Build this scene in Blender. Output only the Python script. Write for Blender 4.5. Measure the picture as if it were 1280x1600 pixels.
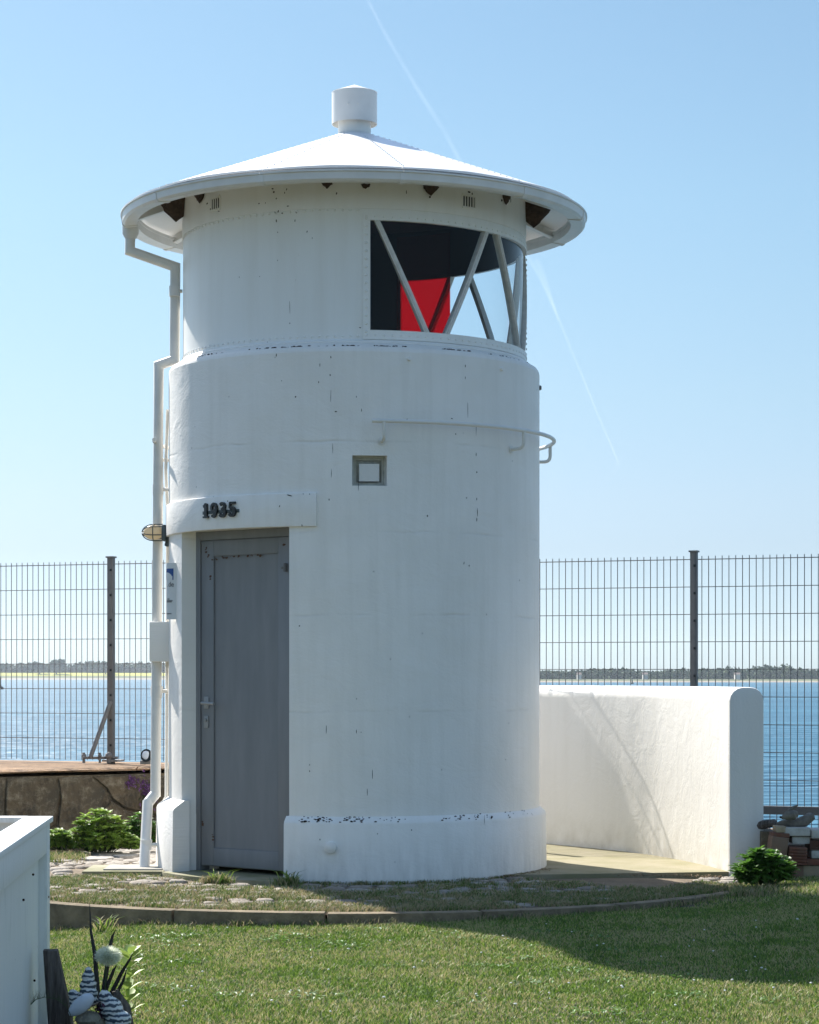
import bpy, bmesh, math, random
import numpy as np
from mathutils import Vector, Matrix
random.seed(11); rng = np.random.default_rng(5)
R_ = math.radians
scene = bpy.context.scene; C = scene.collection
for o in list(bpy.data.objects): bpy.data.objects.remove(o)

# ------------------------------------------------------------------ camera, light, sky
F = 3600.0; HZ = 1055.0; CZ = 1.24
cam_d = bpy.data.cameras.new('camera'); cam = bpy.data.objects.new('camera', cam_d); C.objects.link(cam)
cam.location = (0, 0, CZ); cam.rotation_euler = (R_(90), 0, 0)
cam_d.sensor_fit = 'HORIZONTAL'; cam_d.sensor_width = 36; cam_d.lens = 36*F/1280
cam_d.shift_y = (HZ-800)/1280; cam_d.clip_start = 0.1; cam_d.clip_end = 40000
scene.camera = cam
SUN_EL = 41.8; SX, SY = -.545, .838           # horizontal direction towards the sun
sd = bpy.data.lights.new('sun', 'SUN'); sun = bpy.data.objects.new('sun', sd); C.objects.link(sun)
sd.energy = 5.0; sd.angle = R_(.53); sd.color = (1, .955, .89)
sv = Vector((SX*math.cos(R_(SUN_EL)), SY*math.cos(R_(SUN_EL)), math.sin(R_(SUN_EL))))
sun.rotation_euler = sv.to_track_quat('Z', 'Y').to_euler()
w = bpy.data.worlds.new('World'); scene.world = w; w.use_nodes = True
nt = w.node_tree; bg = nt.nodes['Background']
sky = nt.nodes.new('ShaderNodeTexSky'); sky.sky_type = 'NISHITA'; sky.sun_disc = False
sky.sun_elevation = R_(SUN_EL); sky.sun_rotation = math.atan2(SX, SY)
sky.altitude = 0; sky.air_density = 1.0; sky.dust_density = .5; sky.ozone_density = 1.6
# tint by elevation: bluer horizon, unseen upper sky brightened to fill the shaded tower
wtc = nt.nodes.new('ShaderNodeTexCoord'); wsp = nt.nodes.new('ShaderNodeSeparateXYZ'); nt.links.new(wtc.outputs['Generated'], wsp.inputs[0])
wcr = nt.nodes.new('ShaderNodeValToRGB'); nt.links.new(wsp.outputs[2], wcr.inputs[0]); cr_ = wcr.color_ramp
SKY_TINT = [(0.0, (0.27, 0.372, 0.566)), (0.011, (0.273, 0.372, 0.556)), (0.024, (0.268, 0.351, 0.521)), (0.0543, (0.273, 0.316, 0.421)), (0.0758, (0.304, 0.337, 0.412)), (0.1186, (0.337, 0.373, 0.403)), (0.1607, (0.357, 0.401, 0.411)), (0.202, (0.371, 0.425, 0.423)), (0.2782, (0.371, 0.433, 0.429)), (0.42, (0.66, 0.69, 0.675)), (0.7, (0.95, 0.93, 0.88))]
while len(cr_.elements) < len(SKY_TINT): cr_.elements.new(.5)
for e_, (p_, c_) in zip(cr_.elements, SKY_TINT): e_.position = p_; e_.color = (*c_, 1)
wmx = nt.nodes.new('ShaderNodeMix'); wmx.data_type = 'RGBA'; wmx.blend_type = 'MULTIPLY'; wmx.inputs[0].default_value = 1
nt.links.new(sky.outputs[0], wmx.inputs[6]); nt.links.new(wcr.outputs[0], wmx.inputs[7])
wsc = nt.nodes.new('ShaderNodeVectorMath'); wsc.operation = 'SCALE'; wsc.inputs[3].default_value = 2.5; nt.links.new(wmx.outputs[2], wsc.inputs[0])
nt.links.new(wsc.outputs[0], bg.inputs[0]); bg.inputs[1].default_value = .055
scene.view_settings.view_transform = 'Standard'; scene.view_settings.look = 'None'
scene.view_settings.gamma = 1; scene.view_settings.exposure = 1.05; scene.view_settings.use_curve_mapping = False
scene.render.engine = 'CYCLES'
scene.cycles.max_bounces = 10; scene.cycles.transparent_max_bounces = 24; scene.cycles.volume_bounces = 1

# ------------------------------------------------------------------ helpers
def X(px, Y): return (px-640)/F*Y
def Z(py, Y): return CZ+(HZ-py)/F*Y
def P(px, py, Y): return Vector((X(px, Y), Y, Z(py, Y)))
TX, TY = X(554, 15.0), 15.0
def pos(th, r, z): return Vector((TX+r*math.sin(th), TY-r*math.cos(th), z))
def hit(px, r, back=False):
    """angle on the tower cylinder of radius r seen at column px"""
    k = (px-640)/F
    a = k*k+1; b = -2*(k*TX+TY); c = TX*TX+TY*TY-r*r
    d = max(b*b-4*a*c, 0); y = (-b+(1 if back else -1)*math.sqrt(d))/(2*a); x = k*y
    return math.atan2(x-TX, -(y-TY))
def cyl(px, py, r, back=False):
    th = hit(px, r, back); p = pos(th, r, 0); return th, Z(py, p.y)

W = {}   # world location of every object built here
def wl(o): return W.get(o.name, Vector((0, 0, 0)))
def tag(o, label=None, cat=None, group=None, kind=None):
    if label: o['label'] = label
    if cat: o['category'] = cat
    if group: o['group'] = group
    if kind: o['kind'] = kind
    return o
def thing(name, label, cat, loc=(0, 0, 0), group=None):
    o = bpy.data.objects.new(name, None); C.objects.link(o); o.empty_display_size = .1
    o.location = loc; W[o.name] = Vector(loc); return tag(o, label, cat, group)
class MB:
    def __init__(s): s.v = []; s.f = []; s.m = []
    def add(s, vs, fs, mi=0):
        n = len(s.v); s.v += [tuple(p) for p in vs]; s.f += [tuple(i+n for i in f) for f in fs]; s.m += [mi]*len(fs); return s
    def box(s, c, d, ax=None, ay=None, az=None, mi=0):
        ax = Vector(ax or (1, 0, 0)).normalized(); ay = Vector(ay).normalized() if ay else Vector((0, 0, 1)).cross(ax).normalized()
        az = Vector(az).normalized() if az else ax.cross(ay).normalized(); c = Vector(c)
        vs = [c+ax*d[0]/2*i+ay*d[1]/2*j+az*d[2]/2*k for i in (-1, 1) for j in (-1, 1) for k in (-1, 1)]
        return s.add(vs, [(0, 1, 3, 2), (4, 6, 7, 5), (0, 4, 5, 1), (2, 3, 7, 6), (0, 2, 6, 4), (1, 5, 7, 3)], mi)
    def tube(s, pts, r, n=10, cap=True, mi=0, mitre=True):
        pts = [Vector(p) for p in pts]; rr = r if isinstance(r, (list, tuple)) else [r]*len(pts)
        d0 = (pts[1]-pts[0]).normalized(); up = Vector((0, 0, 1)) if abs(d0.z) < .9 else Vector((0, 1, 0))
        u = d0.cross(up).normalized(); base = len(s.v); prev = d0
        for i, p in enumerate(pts):
            a = (pts[i]-pts[i-1]).normalized() if i > 0 else (pts[1]-pts[0]).normalized()
            b = (pts[i+1]-pts[i]).normalized() if i < len(pts)-1 else a
            t = (a+b).normalized() if (a+b).length > 1e-5 else a
            u = (u-a*u.dot(a)).normalized(); v = a.cross(u)
            for k in range(n):
                an = 2*math.pi*k/n; q = u*math.cos(an)*rr[i]+v*math.sin(an)*rr[i]
                dd = a.dot(t)
                if mitre and dd > .3: q = q-a*(q.dot(t)/dd)
                s.v.append(tuple(p+q))
        for i in range(len(pts)-1):
            for k in range(n):
                a = base+i*n+k; b = base+i*n+(k+1) % n; s.f.append((a, b, b+n, a+n)); s.m.append(mi)
        if cap:
            s.f.append(tuple(base+k for k in range(n-1, -1, -1))); s.m.append(mi)
            s.f.append(tuple(base+(len(pts)-1)*n+k for k in range(n))); s.m.append(mi)
        return s
    def lathe(s, prof, c, n=48, mi=0, a0=0, a1=2*math.pi, close=False):
        """prof: list of (r,z); angles in tower convention"""
        full = abs(a1-a0-2*math.pi) < 1e-6; m = n if full else n+1; base = len(s.v); k = len(prof)
        for i in range(m):
            th = a0+(a1-a0)*i/n
            for r, z in prof: s.v.append((c[0]+r*math.sin(th), c[1]-r*math.cos(th), c[2]+z))
        kk = k if close else k-1
        for i in range(n):
            for j in range(kk):
                a = base+i*k+j; b = base+i*k+(j+1) % k; c2 = base+((i+1) % m)*k+(j+1) % k; d = base+((i+1) % m)*k+j
                s.f.append((a, d, c2, b)); s.m.append(mi)
        if close and not full:
            s.f.append(tuple(base+j for j in range(k))); s.m.append(mi)
            s.f.append(tuple(base+n*k+j for j in range(k-1, -1, -1))); s.m.append(mi)
        return s
    def blob(s, c, rad, n=8, m=6, jit=.0, mi=0, rot=None):
        base = len(s.v); c = Vector(c); rx, ry, rz = rad if isinstance(rad, (tuple, list)) else (rad,)*3
        for i in range(m+1):
            for j in range(n):
                a = math.pi*i/m; b = 2*math.pi*j/n; k = 1+random.uniform(-jit, jit) if 0 < i < m else 1
                q = Vector((rx*math.sin(a)*math.cos(b)*k, ry*math.sin(a)*math.sin(b)*k, rz*math.cos(a)*k))
                if rot: q = rot @ q
                s.v.append(tuple(c+q))
        for i in range(m):
            for j in range(n):
                a = base+i*n+j; b = base+i*n+(j+1) % n; s.f.append((a, a+n, b+n, b)); s.m.append(mi)
        return s
    def build(s, name, mats, parent=None, loc=None, smooth=False, angle=40, bevel=0, **kw):
        base = Vector(loc) if loc is not None else (wl(parent) if parent else Vector((0, 0, 0)))
        me = bpy.data.meshes.new(name); me.from_pydata([tuple(Vector(p)-base) for p in s.v], [], s.f)
        mats = mats if isinstance(mats, (list, tuple)) else [mats]
        for m_ in mats: me.materials.append(m_)
        me.polygons.foreach_set('material_index', s.m)
        bm = bmesh.new(); bm.from_mesh(me); bmesh.ops.remove_doubles(bm, verts=bm.verts, dist=1e-5)
        bmesh.ops.dissolve_degenerate(bm, edges=bm.edges, dist=1e-6)
        bmesh.ops.recalc_face_normals(bm, faces=bm.faces)
        if bevel:
            es = [e for e in bm.edges if len(e.link_faces) == 2 and e.calc_face_angle(0) > R_(35)]
            bmesh.ops.bevel(bm, geom=es, offset=bevel, segments=2, affect='EDGES', profile=.6)
        bm.to_mesh(me); bm.free()
        if smooth or bevel: me.shade_smooth(); me.set_sharp_from_angle(angle=R_(angle))
        o = bpy.data.objects.new(name, me); C.objects.link(o)
        if parent: o.parent = parent; o.location = base-wl(parent)
        else: o.location = base
        W[o.name] = base; return tag(o, **kw)
def raw(name, v, f, mat, parent=None, **kw):
    """fast numpy mesh: v (n,3) world, f (m,k) same sized faces"""
    me = bpy.data.meshes.new(name); k = f.shape[1]; base = np.array(wl(parent)) if parent else np.zeros(3)
    me.vertices.add(len(v)); me.vertices.foreach_set('co', (v-base).astype(np.float32).ravel())
    me.loops.add(f.size); me.loops.foreach_set('vertex_index', f.astype(np.int32).ravel())
    me.polygons.add(len(f)); me.polygons.foreach_set('loop_start', np.arange(0, f.size, k, dtype=np.int32))
    me.update(calc_edges=True); me.materials.append(mat)
    o = bpy.data.objects.new(name, me); C.objects.link(o)
    if parent: o.parent = parent
    W[o.name] = Vector(base); return tag(o, **kw)

# ------------------------------------------------------------------ materials
class N:
    def __init__(s, name):
        s.mat = bpy.data.materials.new(name); s.mat.use_nodes = True; s.t = s.mat.node_tree
        s.b = s.t.nodes['Principled BSDF']; s.out = s.t.nodes['Material Output']
        s.tc = s.t.nodes.new('ShaderNodeTexCoord')
    def n(s, ty, **kw):
        o = s.t.nodes.new(ty)
        for k, v in kw.items(): setattr(o, k, v)
        return o
    def l(s, a, b): s.t.links.new(a, b)
    def math(s, op, a, b=None, c=None, clamp=False):
        m = s.n('ShaderNodeMath', operation=op, use_clamp=clamp)
        for i, x in enumerate((a, b, c)):
            if x is None: continue
            if isinstance(x, (int, float)): m.inputs[i].default_value = x
            else: s.l(x, m.inputs[i])
        return m.outputs[0]
    def scale(s, vec, sc):
        m = s.n('ShaderNodeMapping'); s.l(vec, m.inputs[0]); m.inputs['Scale'].default_value = sc; return m.outputs[0]
    def noise(s, vec, sc, det=4, rough=.55, dist=0):
        m = s.n('ShaderNodeTexNoise'); s.l(vec, m.inputs['Vector']); m.inputs['Scale'].default_value = sc
        m.inputs['Detail'].default_value = det; m.inputs['Roughness'].default_value = rough; m.inputs['Distortion'].default_value = dist
        return m.outputs['Fac']
    def vor(s, vec, sc, feat='F1'):
        m = s.n('ShaderNodeTexVoronoi', feature=feat); s.l(vec, m.inputs['Vector']); m.inputs['Scale'].default_value = sc; return m
    def ramp(s, fac, a, b, lo=0., hi=1.):
        m = s.n('ShaderNodeMapRange'); s.l(fac, m.inputs[0]); m.inputs[1].default_value = a; m.inputs[2].default_value = b
        m.inputs[3].default_value = lo; m.inputs[4].default_value = hi; return m.outputs[0]
    def mix(s, fac, a, b, blend='MIX'):
        m = s.n('ShaderNodeMix', data_type='RGBA', blend_type=blend)
        if isinstance(fac, (int, float)): m.inputs[0].default_value = fac
        else: s.l(fac, m.inputs[0])
        for i, x in ((6, a), (7, b)):
            if isinstance(x, tuple): m.inputs[i].default_value = (*x[:3], 1)
            else: s.l(x, m.inputs[i])
        return m.outputs[2]
    def bump(s, h, strength=.3, dist=.01):
        m = s.n('ShaderNodeBump'); m.inputs['Strength'].default_value = strength; m.inputs['Distance'].default_value = dist
        s.l(h, m.inputs['Height']); s.l(m.outputs[0], s.b.inputs['Normal'])
    def done(s, col=None, rough=.6, metal=0, spec=None):
        if isinstance(col, tuple): s.b.inputs['Base Color'].default_value = (*col[:3], 1)
        elif col is not None: s.l(col, s.b.inputs['Base Color'])
        if isinstance(rough, (int, float)): s.b.inputs['Roughness'].default_value = rough
        else: s.l(rough, s.b.inputs['Roughness'])
        s.b.inputs['Metallic'].default_value = metal
        if spec is not None: s.b.inputs['Specular IOR Level'].default_value = spec
        return s.mat
def vary(name, col, amt=.25, sc=6, rough=.6, bump=0, bsc=60, bd=.004, metal=0, col2=None):
    m = N(name); o = m.tc.outputs['Object']
    f = m.ramp(m.noise(o, sc), .3, .7)
    c2 = col2 or tuple(c*(1-amt) for c in col)
    if bump: m.bump(m.noise(o, bsc, 5), bump, bd)
    return m.done(m.mix(f, c2, col), rough, metal)

def render_paint():
    """white masonry paint over cement render; coordinates unrolled round the tower"""
    m = N('white_masonry_paint'); o = m.tc.outputs['Object']
    sep = m.n('ShaderNodeSeparateXYZ'); m.l(o, sep.inputs[0])
    th = m.math('ARCTAN2', sep.outputs[0], m.math('MULTIPLY', sep.outputs[1], -1))
    cmb = m.n('ShaderNodeCombineXYZ'); m.l(m.math('MULTIPLY', th, 1.2), cmb.inputs[0]); m.l(sep.outputs[2], cmb.inputs[1])
    u = cmb.outputs[0]
    streak = m.ramp(m.noise(m.scale(u, (9, .55, 1)), 1.6, 5, .6), .45, .8)
    blot = m.ramp(m.noise(m.scale(u, (1, 1, 1)), 2.2, 5, .6), .35, .75)
    grime = m.ramp(sep.outputs[2], .30, 0.0)                                  # splash dirt at the foot
    gn = m.math('MULTIPLY', grime, m.ramp(m.noise(m.scale(u, (12, 2.5, 1)), 1.5, 5), .3, .7))
    c = m.mix(m.math('MULTIPLY', streak, .42), (.885, .855, .805), (.70, .67, .61))
    c = m.mix(m.math('MULTIPLY', blot, .45), c, (.75, .72, .65))
    c = m.mix(m.math('MULTIPLY', gn, .45), c, (.38, .36, .32))
    # tiny flecks of missing paint
    vo = m.vor(m.scale(u, (11, 6.5, 1)), 1); cr = m.n('ShaderNodeSeparateColor'); m.l(vo.outputs['Color'], cr.inputs[0])
    sp = m.math('MULTIPLY', m.math('LESS_THAN', vo.outputs['Distance'], m.math('MULTIPLY', cr.outputs[1], .045)), m.math('GREATER_THAN', cr.outputs[0], .62))
    c = m.mix(sp, c, (.10, .085, .07))
    ridge = m.noise(m.scale(u, (1.2, 1.8, 1)), 3.0, 6, .65, .6)
    fine = m.noise(u, 70, 4)
    h = m.math('ADD', m.math('MULTIPLY', ridge, .8), m.math('MULTIPLY', fine, .12))
    wob = m.math('ADD', sep.outputs[2], m.math('MULTIPLY', m.noise(m.scale(u, (1.5, .2, 1)), 2, 4), .05))
    for zl in (1.02, 1.60, 2.10, 2.64):                                   # casting joints of the concrete
        ln = m.ramp(m.math('ABSOLUTE', m.math('SUBTRACT', wob, zl+.025)), .012, 0)
        ln = m.math('MULTIPLY', ln, m.ramp(m.noise(u, 2.5, 3), .45, .62)); h = m.math('SUBTRACT', h, m.math('MULTIPLY', ln, .22))
        c = m.mix(m.math('MULTIPLY', ln, .16), c, (.35, .34, .32))
    m.bump(h, .5, .02)
    return m.done(c, m.ramp(blot, 0, 1, .45, .6))
def wall_paint():
    m = N('white_wall_render'); o = m.tc.outputs['Object']
    st = m.ramp(m.noise(m.scale(o, (7, 7, .6)), 1.6, 5, .6), .45, .8)
    c = m.mix(m.math('MULTIPLY', st, .3), (.76, .735, .69), (.62, .59, .53))
    h = m.math('ADD', m.noise(m.scale(o, (2, 2, 1.6)), 3.5, 7, .66, .8), m.math('MULTIPLY', m.noise(o, 60), .1))
    sep = m.n('ShaderNodeSeparateXYZ'); m.l(o, sep.inputs[0])
    g = m.math('MULTIPLY', m.ramp(sep.outputs[2], .25, 0), m.ramp(m.noise(o, 9), .35, .7))
    c = m.mix(m.math('MULTIPLY', g, .5), c, (.42, .38, .30))
    m.bump(h, .38, .014); return m.done(c, .6)
M = {}
M['render'] = render_paint(); M['wall'] = wall_paint()
def iron_paint():
    m = N('white_painted_iron'); o = m.tc.outputs['Object']
    s = m.ramp(m.noise(m.scale(o, (5, 5, .5)), 2, 5), .45, .8)
    c = m.mix(m.math('MULTIPLY', s, .35), (.85, .84, .80), (.68, .65, .58))
    v = m.ramp(m.noise(m.scale(o, (3, 3, 1)), 12, 6, .7), .70, .74)
    c = m.mix(m.math('MULTIPLY', v, .55), c, (.34, .25, .17))
    m.bump(m.noise(o, 9, 4), .12, .01); return m.done(c, .42)
M['iron'] = iron_paint()
M['roofp'] = vary('white_roof_sheet', (.82, .815, .80), .04, 3, .4, .06, 14, .01)
M['gutter'] = vary('white_gutter_zinc', (.79, .785, .76), .12, 7, .38)
M['gutter_in'] = vary('gutter_inside', (.5, .48, .44), .3, 7, .7)
M['pipe'] = vary('cream_white_pipe', (.78, .76, .71), .10, 9, .42)
M['mullion'] = vary('weathered_white_bar', (.74, .72, .67), .2, 30, .55, .3, 90)
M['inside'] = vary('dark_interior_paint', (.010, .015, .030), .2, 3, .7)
M['steel'] = vary('galvanised_steel', (.40, .40, .39), .3, 15, .5, metal=.35)
M['post'] = vary('grey_coated_steel', (.17, .165, .16), .25, 12, .5, metal=.1)
M['wire'] = vary('grey_wire', (.20, .20, .20), .2, 12, .5, metal=.2)
M['black'] = vary('black_enamel', (.012, .013, .014), .3, 20, .35)
M['lampbase'] = vary('grey_green_cast_iron', (.09, .115, .115), .3, 40, .6)
M['lampglass'] = None
M['mud'] = vary('dark_nest_mud', (.085, .052, .032), .6, 25, .95, 1, 60, .02)
M['rust'] = vary('rust', (.13, .06, .03), .5, 60, .9)
M['chip'] = vary('bare_dark_chip', (.060, .045, .035), .6, 60, 1.0); M['chip'].node_tree.nodes['Principled BSDF'].inputs['Specular IOR Level'].default_value = .05
def door_paint():
    m = N('grey_door_paint'); o = m.tc.outputs['Object']
    c = m.mix(m.ramp(m.noise(m.scale(o, (4, 4, .7)), 3, 5), .35, .75), (.185, .19, .198), (.225, .23, .235))
    c = m.mix(m.math('MULTIPLY', m.ramp(m.noise(o, 26, 6, .7), .69, .75), .7), c, (.10, .06, .035))
    m.bump(m.noise(m.scale(o, (1, 1, .5)), 5, 5), .25, .012); return m.done(c, .45)
M['door'] = door_paint()
M['slab'] = vary('mossy_concrete', (.30, .27, .19), .3, 5, .9, .5, 50, .006, col2=(.17, .17, .07))
M['apron'] = vary('worn_beige_concrete', (.30, .26, .17), .3, 3, .9, .4, 60, .006, col2=(.21, .19, .09))
M['drain'] = vary('pale_concrete', (.38, .36, .31), .25, 8, .9, .4, 80, .004)
M['kerb'] = vary('brown_kerb_concrete', (.25, .195, .12), .4, 9, .95, .8, 45, .01, col2=(.11, .085, .05))
def cob(name, a, b):
    m = N(name); o = m.tc.outputs['Object']; oi = m.n('ShaderNodeObjectInfo')
    c = m.mix(oi.outputs['Random'], a, b); c = m.mix(m.math('MULTIPLY', m.ramp(m.noise(o, 14, 6, .7), .4, .7), .55), c, (.15, .13, .095))
    m.bump(m.noise(o, 30, 6), .7, .01); return m.done(c, .9)
M['cobble'] = cob('grey_cobble', (.24, .20, .16), (.38, .34, .29))
M['flag'] = cob('pale_flagstone', (.40, .37, .33), (.46, .44, .40))
M['brickred'] = cob('dark_red_brick', (.13, .05, .032), (.20, .075, .045))
M['brickbrown'] = cob('brown_brick', (.20, .12, .08), (.26, .15, .10))
M['blockwhite'] = cob('pale_stone_block', (.42, .41, .38), (.50, .48, .44))
M['blocksand'] = cob('sandy_stone_block', (.36, .27, .17), (.42, .33, .22))
M['soil'] = vary('sandy_soil', (.20, .15, .095), .4, 8, .95, .8, 40, .02)
M['lawnbase'] = vary('lawn_soil', (.022, .028, .010), .4, 6, .95, .5, 30, .02, col2=(.06, .05, .022))
def seastone():
    m = N('weathered_sea_wall_stone'); o = m.tc.outputs['Object']
    c = m.mix(m.ramp(m.noise(o, 1.6, 6, .6), .35, .65), (.085, .075, .055), (.22, .16, .09))
    c = m.mix(m.math('MULTIPLY', m.ramp(m.noise(o, 9, 8, .8), .48, .62), .65), c, (.38, .33, .24)); c = m.mix(m.math('MULTIPLY', m.ramp(m.noise(o, 3.1, 6, .7), .5, .62), .75), c, (.035, .032, .026))
    c = m.mix(m.math('MULTIPLY', m.ramp(m.noise(m.scale(o, (3, 3, .6)), 3, 6, .7), .5, .7), .6), c, (.03, .028, .022))
    m.bump(m.noise(o, 12, 8, .7), 1, .04); return m.done(c, .95)
M['seawall'] = seastone()
M['cap'] = vary('orange_beige_coping', (.40, .25, .14), .3, 9, .95, 1, 25, .03, col2=(.20, .135, .085))
M['planter'] = None
def planter_paint():
    m = N('white_wood_paint'); o = m.tc.outputs['Object']
    g = m.noise(m.scale(o, (30, 30, 1.2)), 2, 5)
    c = m.mix(m.math('MULTIPLY', m.ramp(g, .5, .8), .35), (.74, .76, .74), (.52, .55, .53))
    st = m.ramp(m.noise(m.scale(o, (3, 3, .8)), 4, 6, .7), .58, .75); c = m.mix(m.math('MULTIPLY', st, .5), c, (.40, .43, .40))
    vo = m.vor(m.scale(o, (14, 14, 9)), 1); cr = m.n('ShaderNodeSeparateColor'); m.l(vo.outputs['Color'], cr.inputs[0])
    c = m.mix(m.math('MULTIPLY', m.math('LESS_THAN', vo.outputs['Distance'], m.math('MULTIPLY', cr.outputs[1], .10)), m.math('GREATER_THAN', cr.outputs[0], .6)), c, (.13, .10, .08))
    m.bump(g, .2, .004); return m.done(c, .5)
M['planter'] = planter_paint()
M['timber'] = vary('bare_inner_wood', (.42, .34, .25), .3, 8, .8)
def drift():
    m = N('grey_driftwood'); o = m.tc.outputs['Object']
    g = m.noise(m.scale(o, (40, 40, 3)), 1.5, 6, .7)
    c = m.mix(m.ramp(g, .35, .65), (.035, .028, .024), (.17, .145, .125)); m.bump(g, 1, .015); return m.done(c, .9)
M['drift'] = drift()
def leaf(name, a, b, tr=.25, rough=.5):
    m = N(name); o = m.tc.outputs['Object']
    g = m.n('ShaderNodeNewGeometry')
    c = m.mix(m.math('MULTIPLY', g.outputs['Random Per Island'], 1), a, b)
    m.done(c, rough)
    tl = m.n('ShaderNodeBsdfTranslucent'); m.l(c, tl.inputs[0]); mx = m.n('ShaderNodeMixShader'); mx.inputs[0].default_value = tr
    m.l(m.b.outputs[0], mx.inputs[1]); m.l(tl.outputs[0], mx.inputs[2]); m.l(mx.outputs[0], m.out.inputs[0])
    return m.mat
M['lampglass'] = leaf('yellowed_lamp_glass', (.80, .70, .52), (.86, .77, .60), .5, .25)
M['sedum'] = leaf('bright_green_leaf', (.13, .24, .035), (.30, .42, .08), .42)
M['dkleaf'] = leaf('deep_green_leaf', (.04, .12, .018), (.14, .28, .04), .40)
M['dullleaf'] = leaf('dull_green_leaf', (.025, .05, .018), (.06, .10, .03), .2)
M['purple'] = leaf('purple_petal', (.16, .05, .22), (.33, .14, .42), .25)
M['blackleaf'] = leaf('near_black_leaf', (.008, .009, .010), (.02, .02, .022), .05, .4)
M['palegreen'] = leaf('pale_sedum_leaf', (.24, .36, .07), (.36, .46, .12), .25)
M['pompom'] = leaf('cream_petal', (.78, .82, .66), (.88, .90, .78), .45)
def grass_mat(name, g1, g2, straw, amt):
    m = N(name); o = m.tc.outputs['Object']; g = m.n('ShaderNodeNewGeometry')
    rnd = g.outputs['Random Per Island']
    pn = m.ramp(m.noise(g.outputs['Position'], 1.7, 4, .6), .35, .68)
    pm = m.ramp(m.noise(g.outputs['Position'], 9, 3, .6), .35, .7)
    c = m.mix(rnd, g1, g2)
    f = m.math('ADD', m.math('MULTIPLY', pn, .45), m.math('MULTIPLY', pm, .25))
    f = m.math('GREATER_THAN', m.math('ADD', f, m.math('MULTIPLY', m.math('FRACT', m.math('MULTIPLY', rnd, 17.3)), .8)), 1.15-amt)
    c = m.mix(m.math('MULTIPLY', f, .85), c, straw); m.done(c, .55)
    tl = m.n('ShaderNodeBsdfTranslucent'); m.l(c, tl.inputs[0]); mx = m.n('ShaderNodeMixShader'); mx.inputs[0].default_value = .3
    m.l(m.b.outputs[0], mx.inputs[1]); m.l(tl.outputs[0], mx.inputs[2]); m.l(mx.outputs[0], m.out.inputs[0]); return m.mat
M['grass'] = grass_mat('lawn_grass', (.035, .09, .010), (.25, .37, .055), (.50, .43, .21), .28)
M['weeds'] = grass_mat('weedy_grass', (.04, .09, .014), (.20, .27, .06), (.42, .33, .20), .42)
M['yellow'] = vary('rapeseed_yellow', (.36, .35, .006), .3, .02, .9)
M['sand'] = vary('beach_sand', (.27, .22, .16), .2, .05, .9)
M['field'] = vary('far_field', (.10, .12, .04), .3, .02, .9)
M['farleaf'] = leaf('far_foliage', (.018, .040, .014), (.055, .095, .028), .15, .9)
M['farleaf2'] = leaf('far_bare_foliage', (.05, .05, .04), (.10, .09, .07), .15, .9)
M['house'] = vary('pale_house', (.6, .58, .54), .1, .1, .8)
M['tileroof'] = vary('far_red_roof', (.14, .10, .085), .1, .1, .9)
def water():
    m = N('sea_water'); g = m.n('ShaderNodeNewGeometry'); p = g.outputs['Position']
    h = m.math('ADD', m.noise(m.scale(p, (.35, 1.1, 1)), 1.0, 3, .6, .3), m.math('MULTIPLY', m.noise(m.scale(p, (.05, .40, 1)), 1, 2, .6), 2.5))
    m.bump(h, 1.0, .9)
    c = m.mix(m.ramp(m.noise(m.scale(p, (.006, .05, 1)), 1, 4, .6), .35, .7), (.016, .095, .160), (.034, .145, .222))
    return m.done(c, .55, spec=.25)
M['water'] = water()
def thin_glass(name, tint, refl=1.0):
    m = N(name); t = m.n('ShaderNodeBsdfTransparent'); t.inputs[0].default_value = (*tint, 1)
    gl = m.n('ShaderNodeBsdfGlossy'); gl.inputs['Roughness'].default_value = .02; lw = m.n('ShaderNodeLayerWeight'); lw.inputs[0].default_value = .5
    mx = m.n('ShaderNodeMixShader'); m.l(m.math('ADD', m.math('MULTIPLY', m.math('POWER', lw.outputs['Facing'], 4.0), refl), .015, clamp=True), mx.inputs[0])
    m.l(t.outputs[0], mx.inputs[1]); m.l(gl.outputs[0], mx.inputs[2]); m.l(mx.outputs[0], m.out.inputs[0]); m.t.nodes.remove(m.b); return m.mat
M['glass'] = thin_glass('lantern_glass', (.90, .94, .96), .85)
def red_glass():
    m = N('red_filter_sheet'); t = m.n('ShaderNodeBsdfTransparent'); t.inputs[0].default_value = (.95, .035, .08, 1)
    d = m.n('ShaderNodeBsdfDiffuse'); d.inputs[0].default_value = (.40, .02, .05, 1); mx = m.n('ShaderNodeMixShader'); mx.inputs[0].default_value = .12
    m.l(t.outputs[0], mx.inputs[1]); m.l(d.outputs[0], mx.inputs[2]); m.l(mx.outputs[0], m.out.inputs[0]); m.t.nodes.remove(m.b); return m.mat
M['red'] = red_glass()
M['plaque'] = vary('white_enamel_plaque', (.70, .71, .70), .05, 5, .3)
M['alu'] = vary('blue_grey_aluminium', (.30, .33, .37), .1, 5, .35, metal=.4)
M['blue'] = vary('blue_print', (.02, .08, .28), .1, 5, .4)
M['ink'] = vary('dark_print', (.03, .03, .03), .1, 5, .5)
M['grille'] = vary('dark_slot', (.01, .01, .01), .1, 5, .9)
M['recess'] = vary('dirty_recess', (.58, .57, .50), .35, 20, .8, .5, 60)
M['buoy'] = vary('dark_buoy', (.02, .05, .04), .2, 1, .6)
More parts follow.
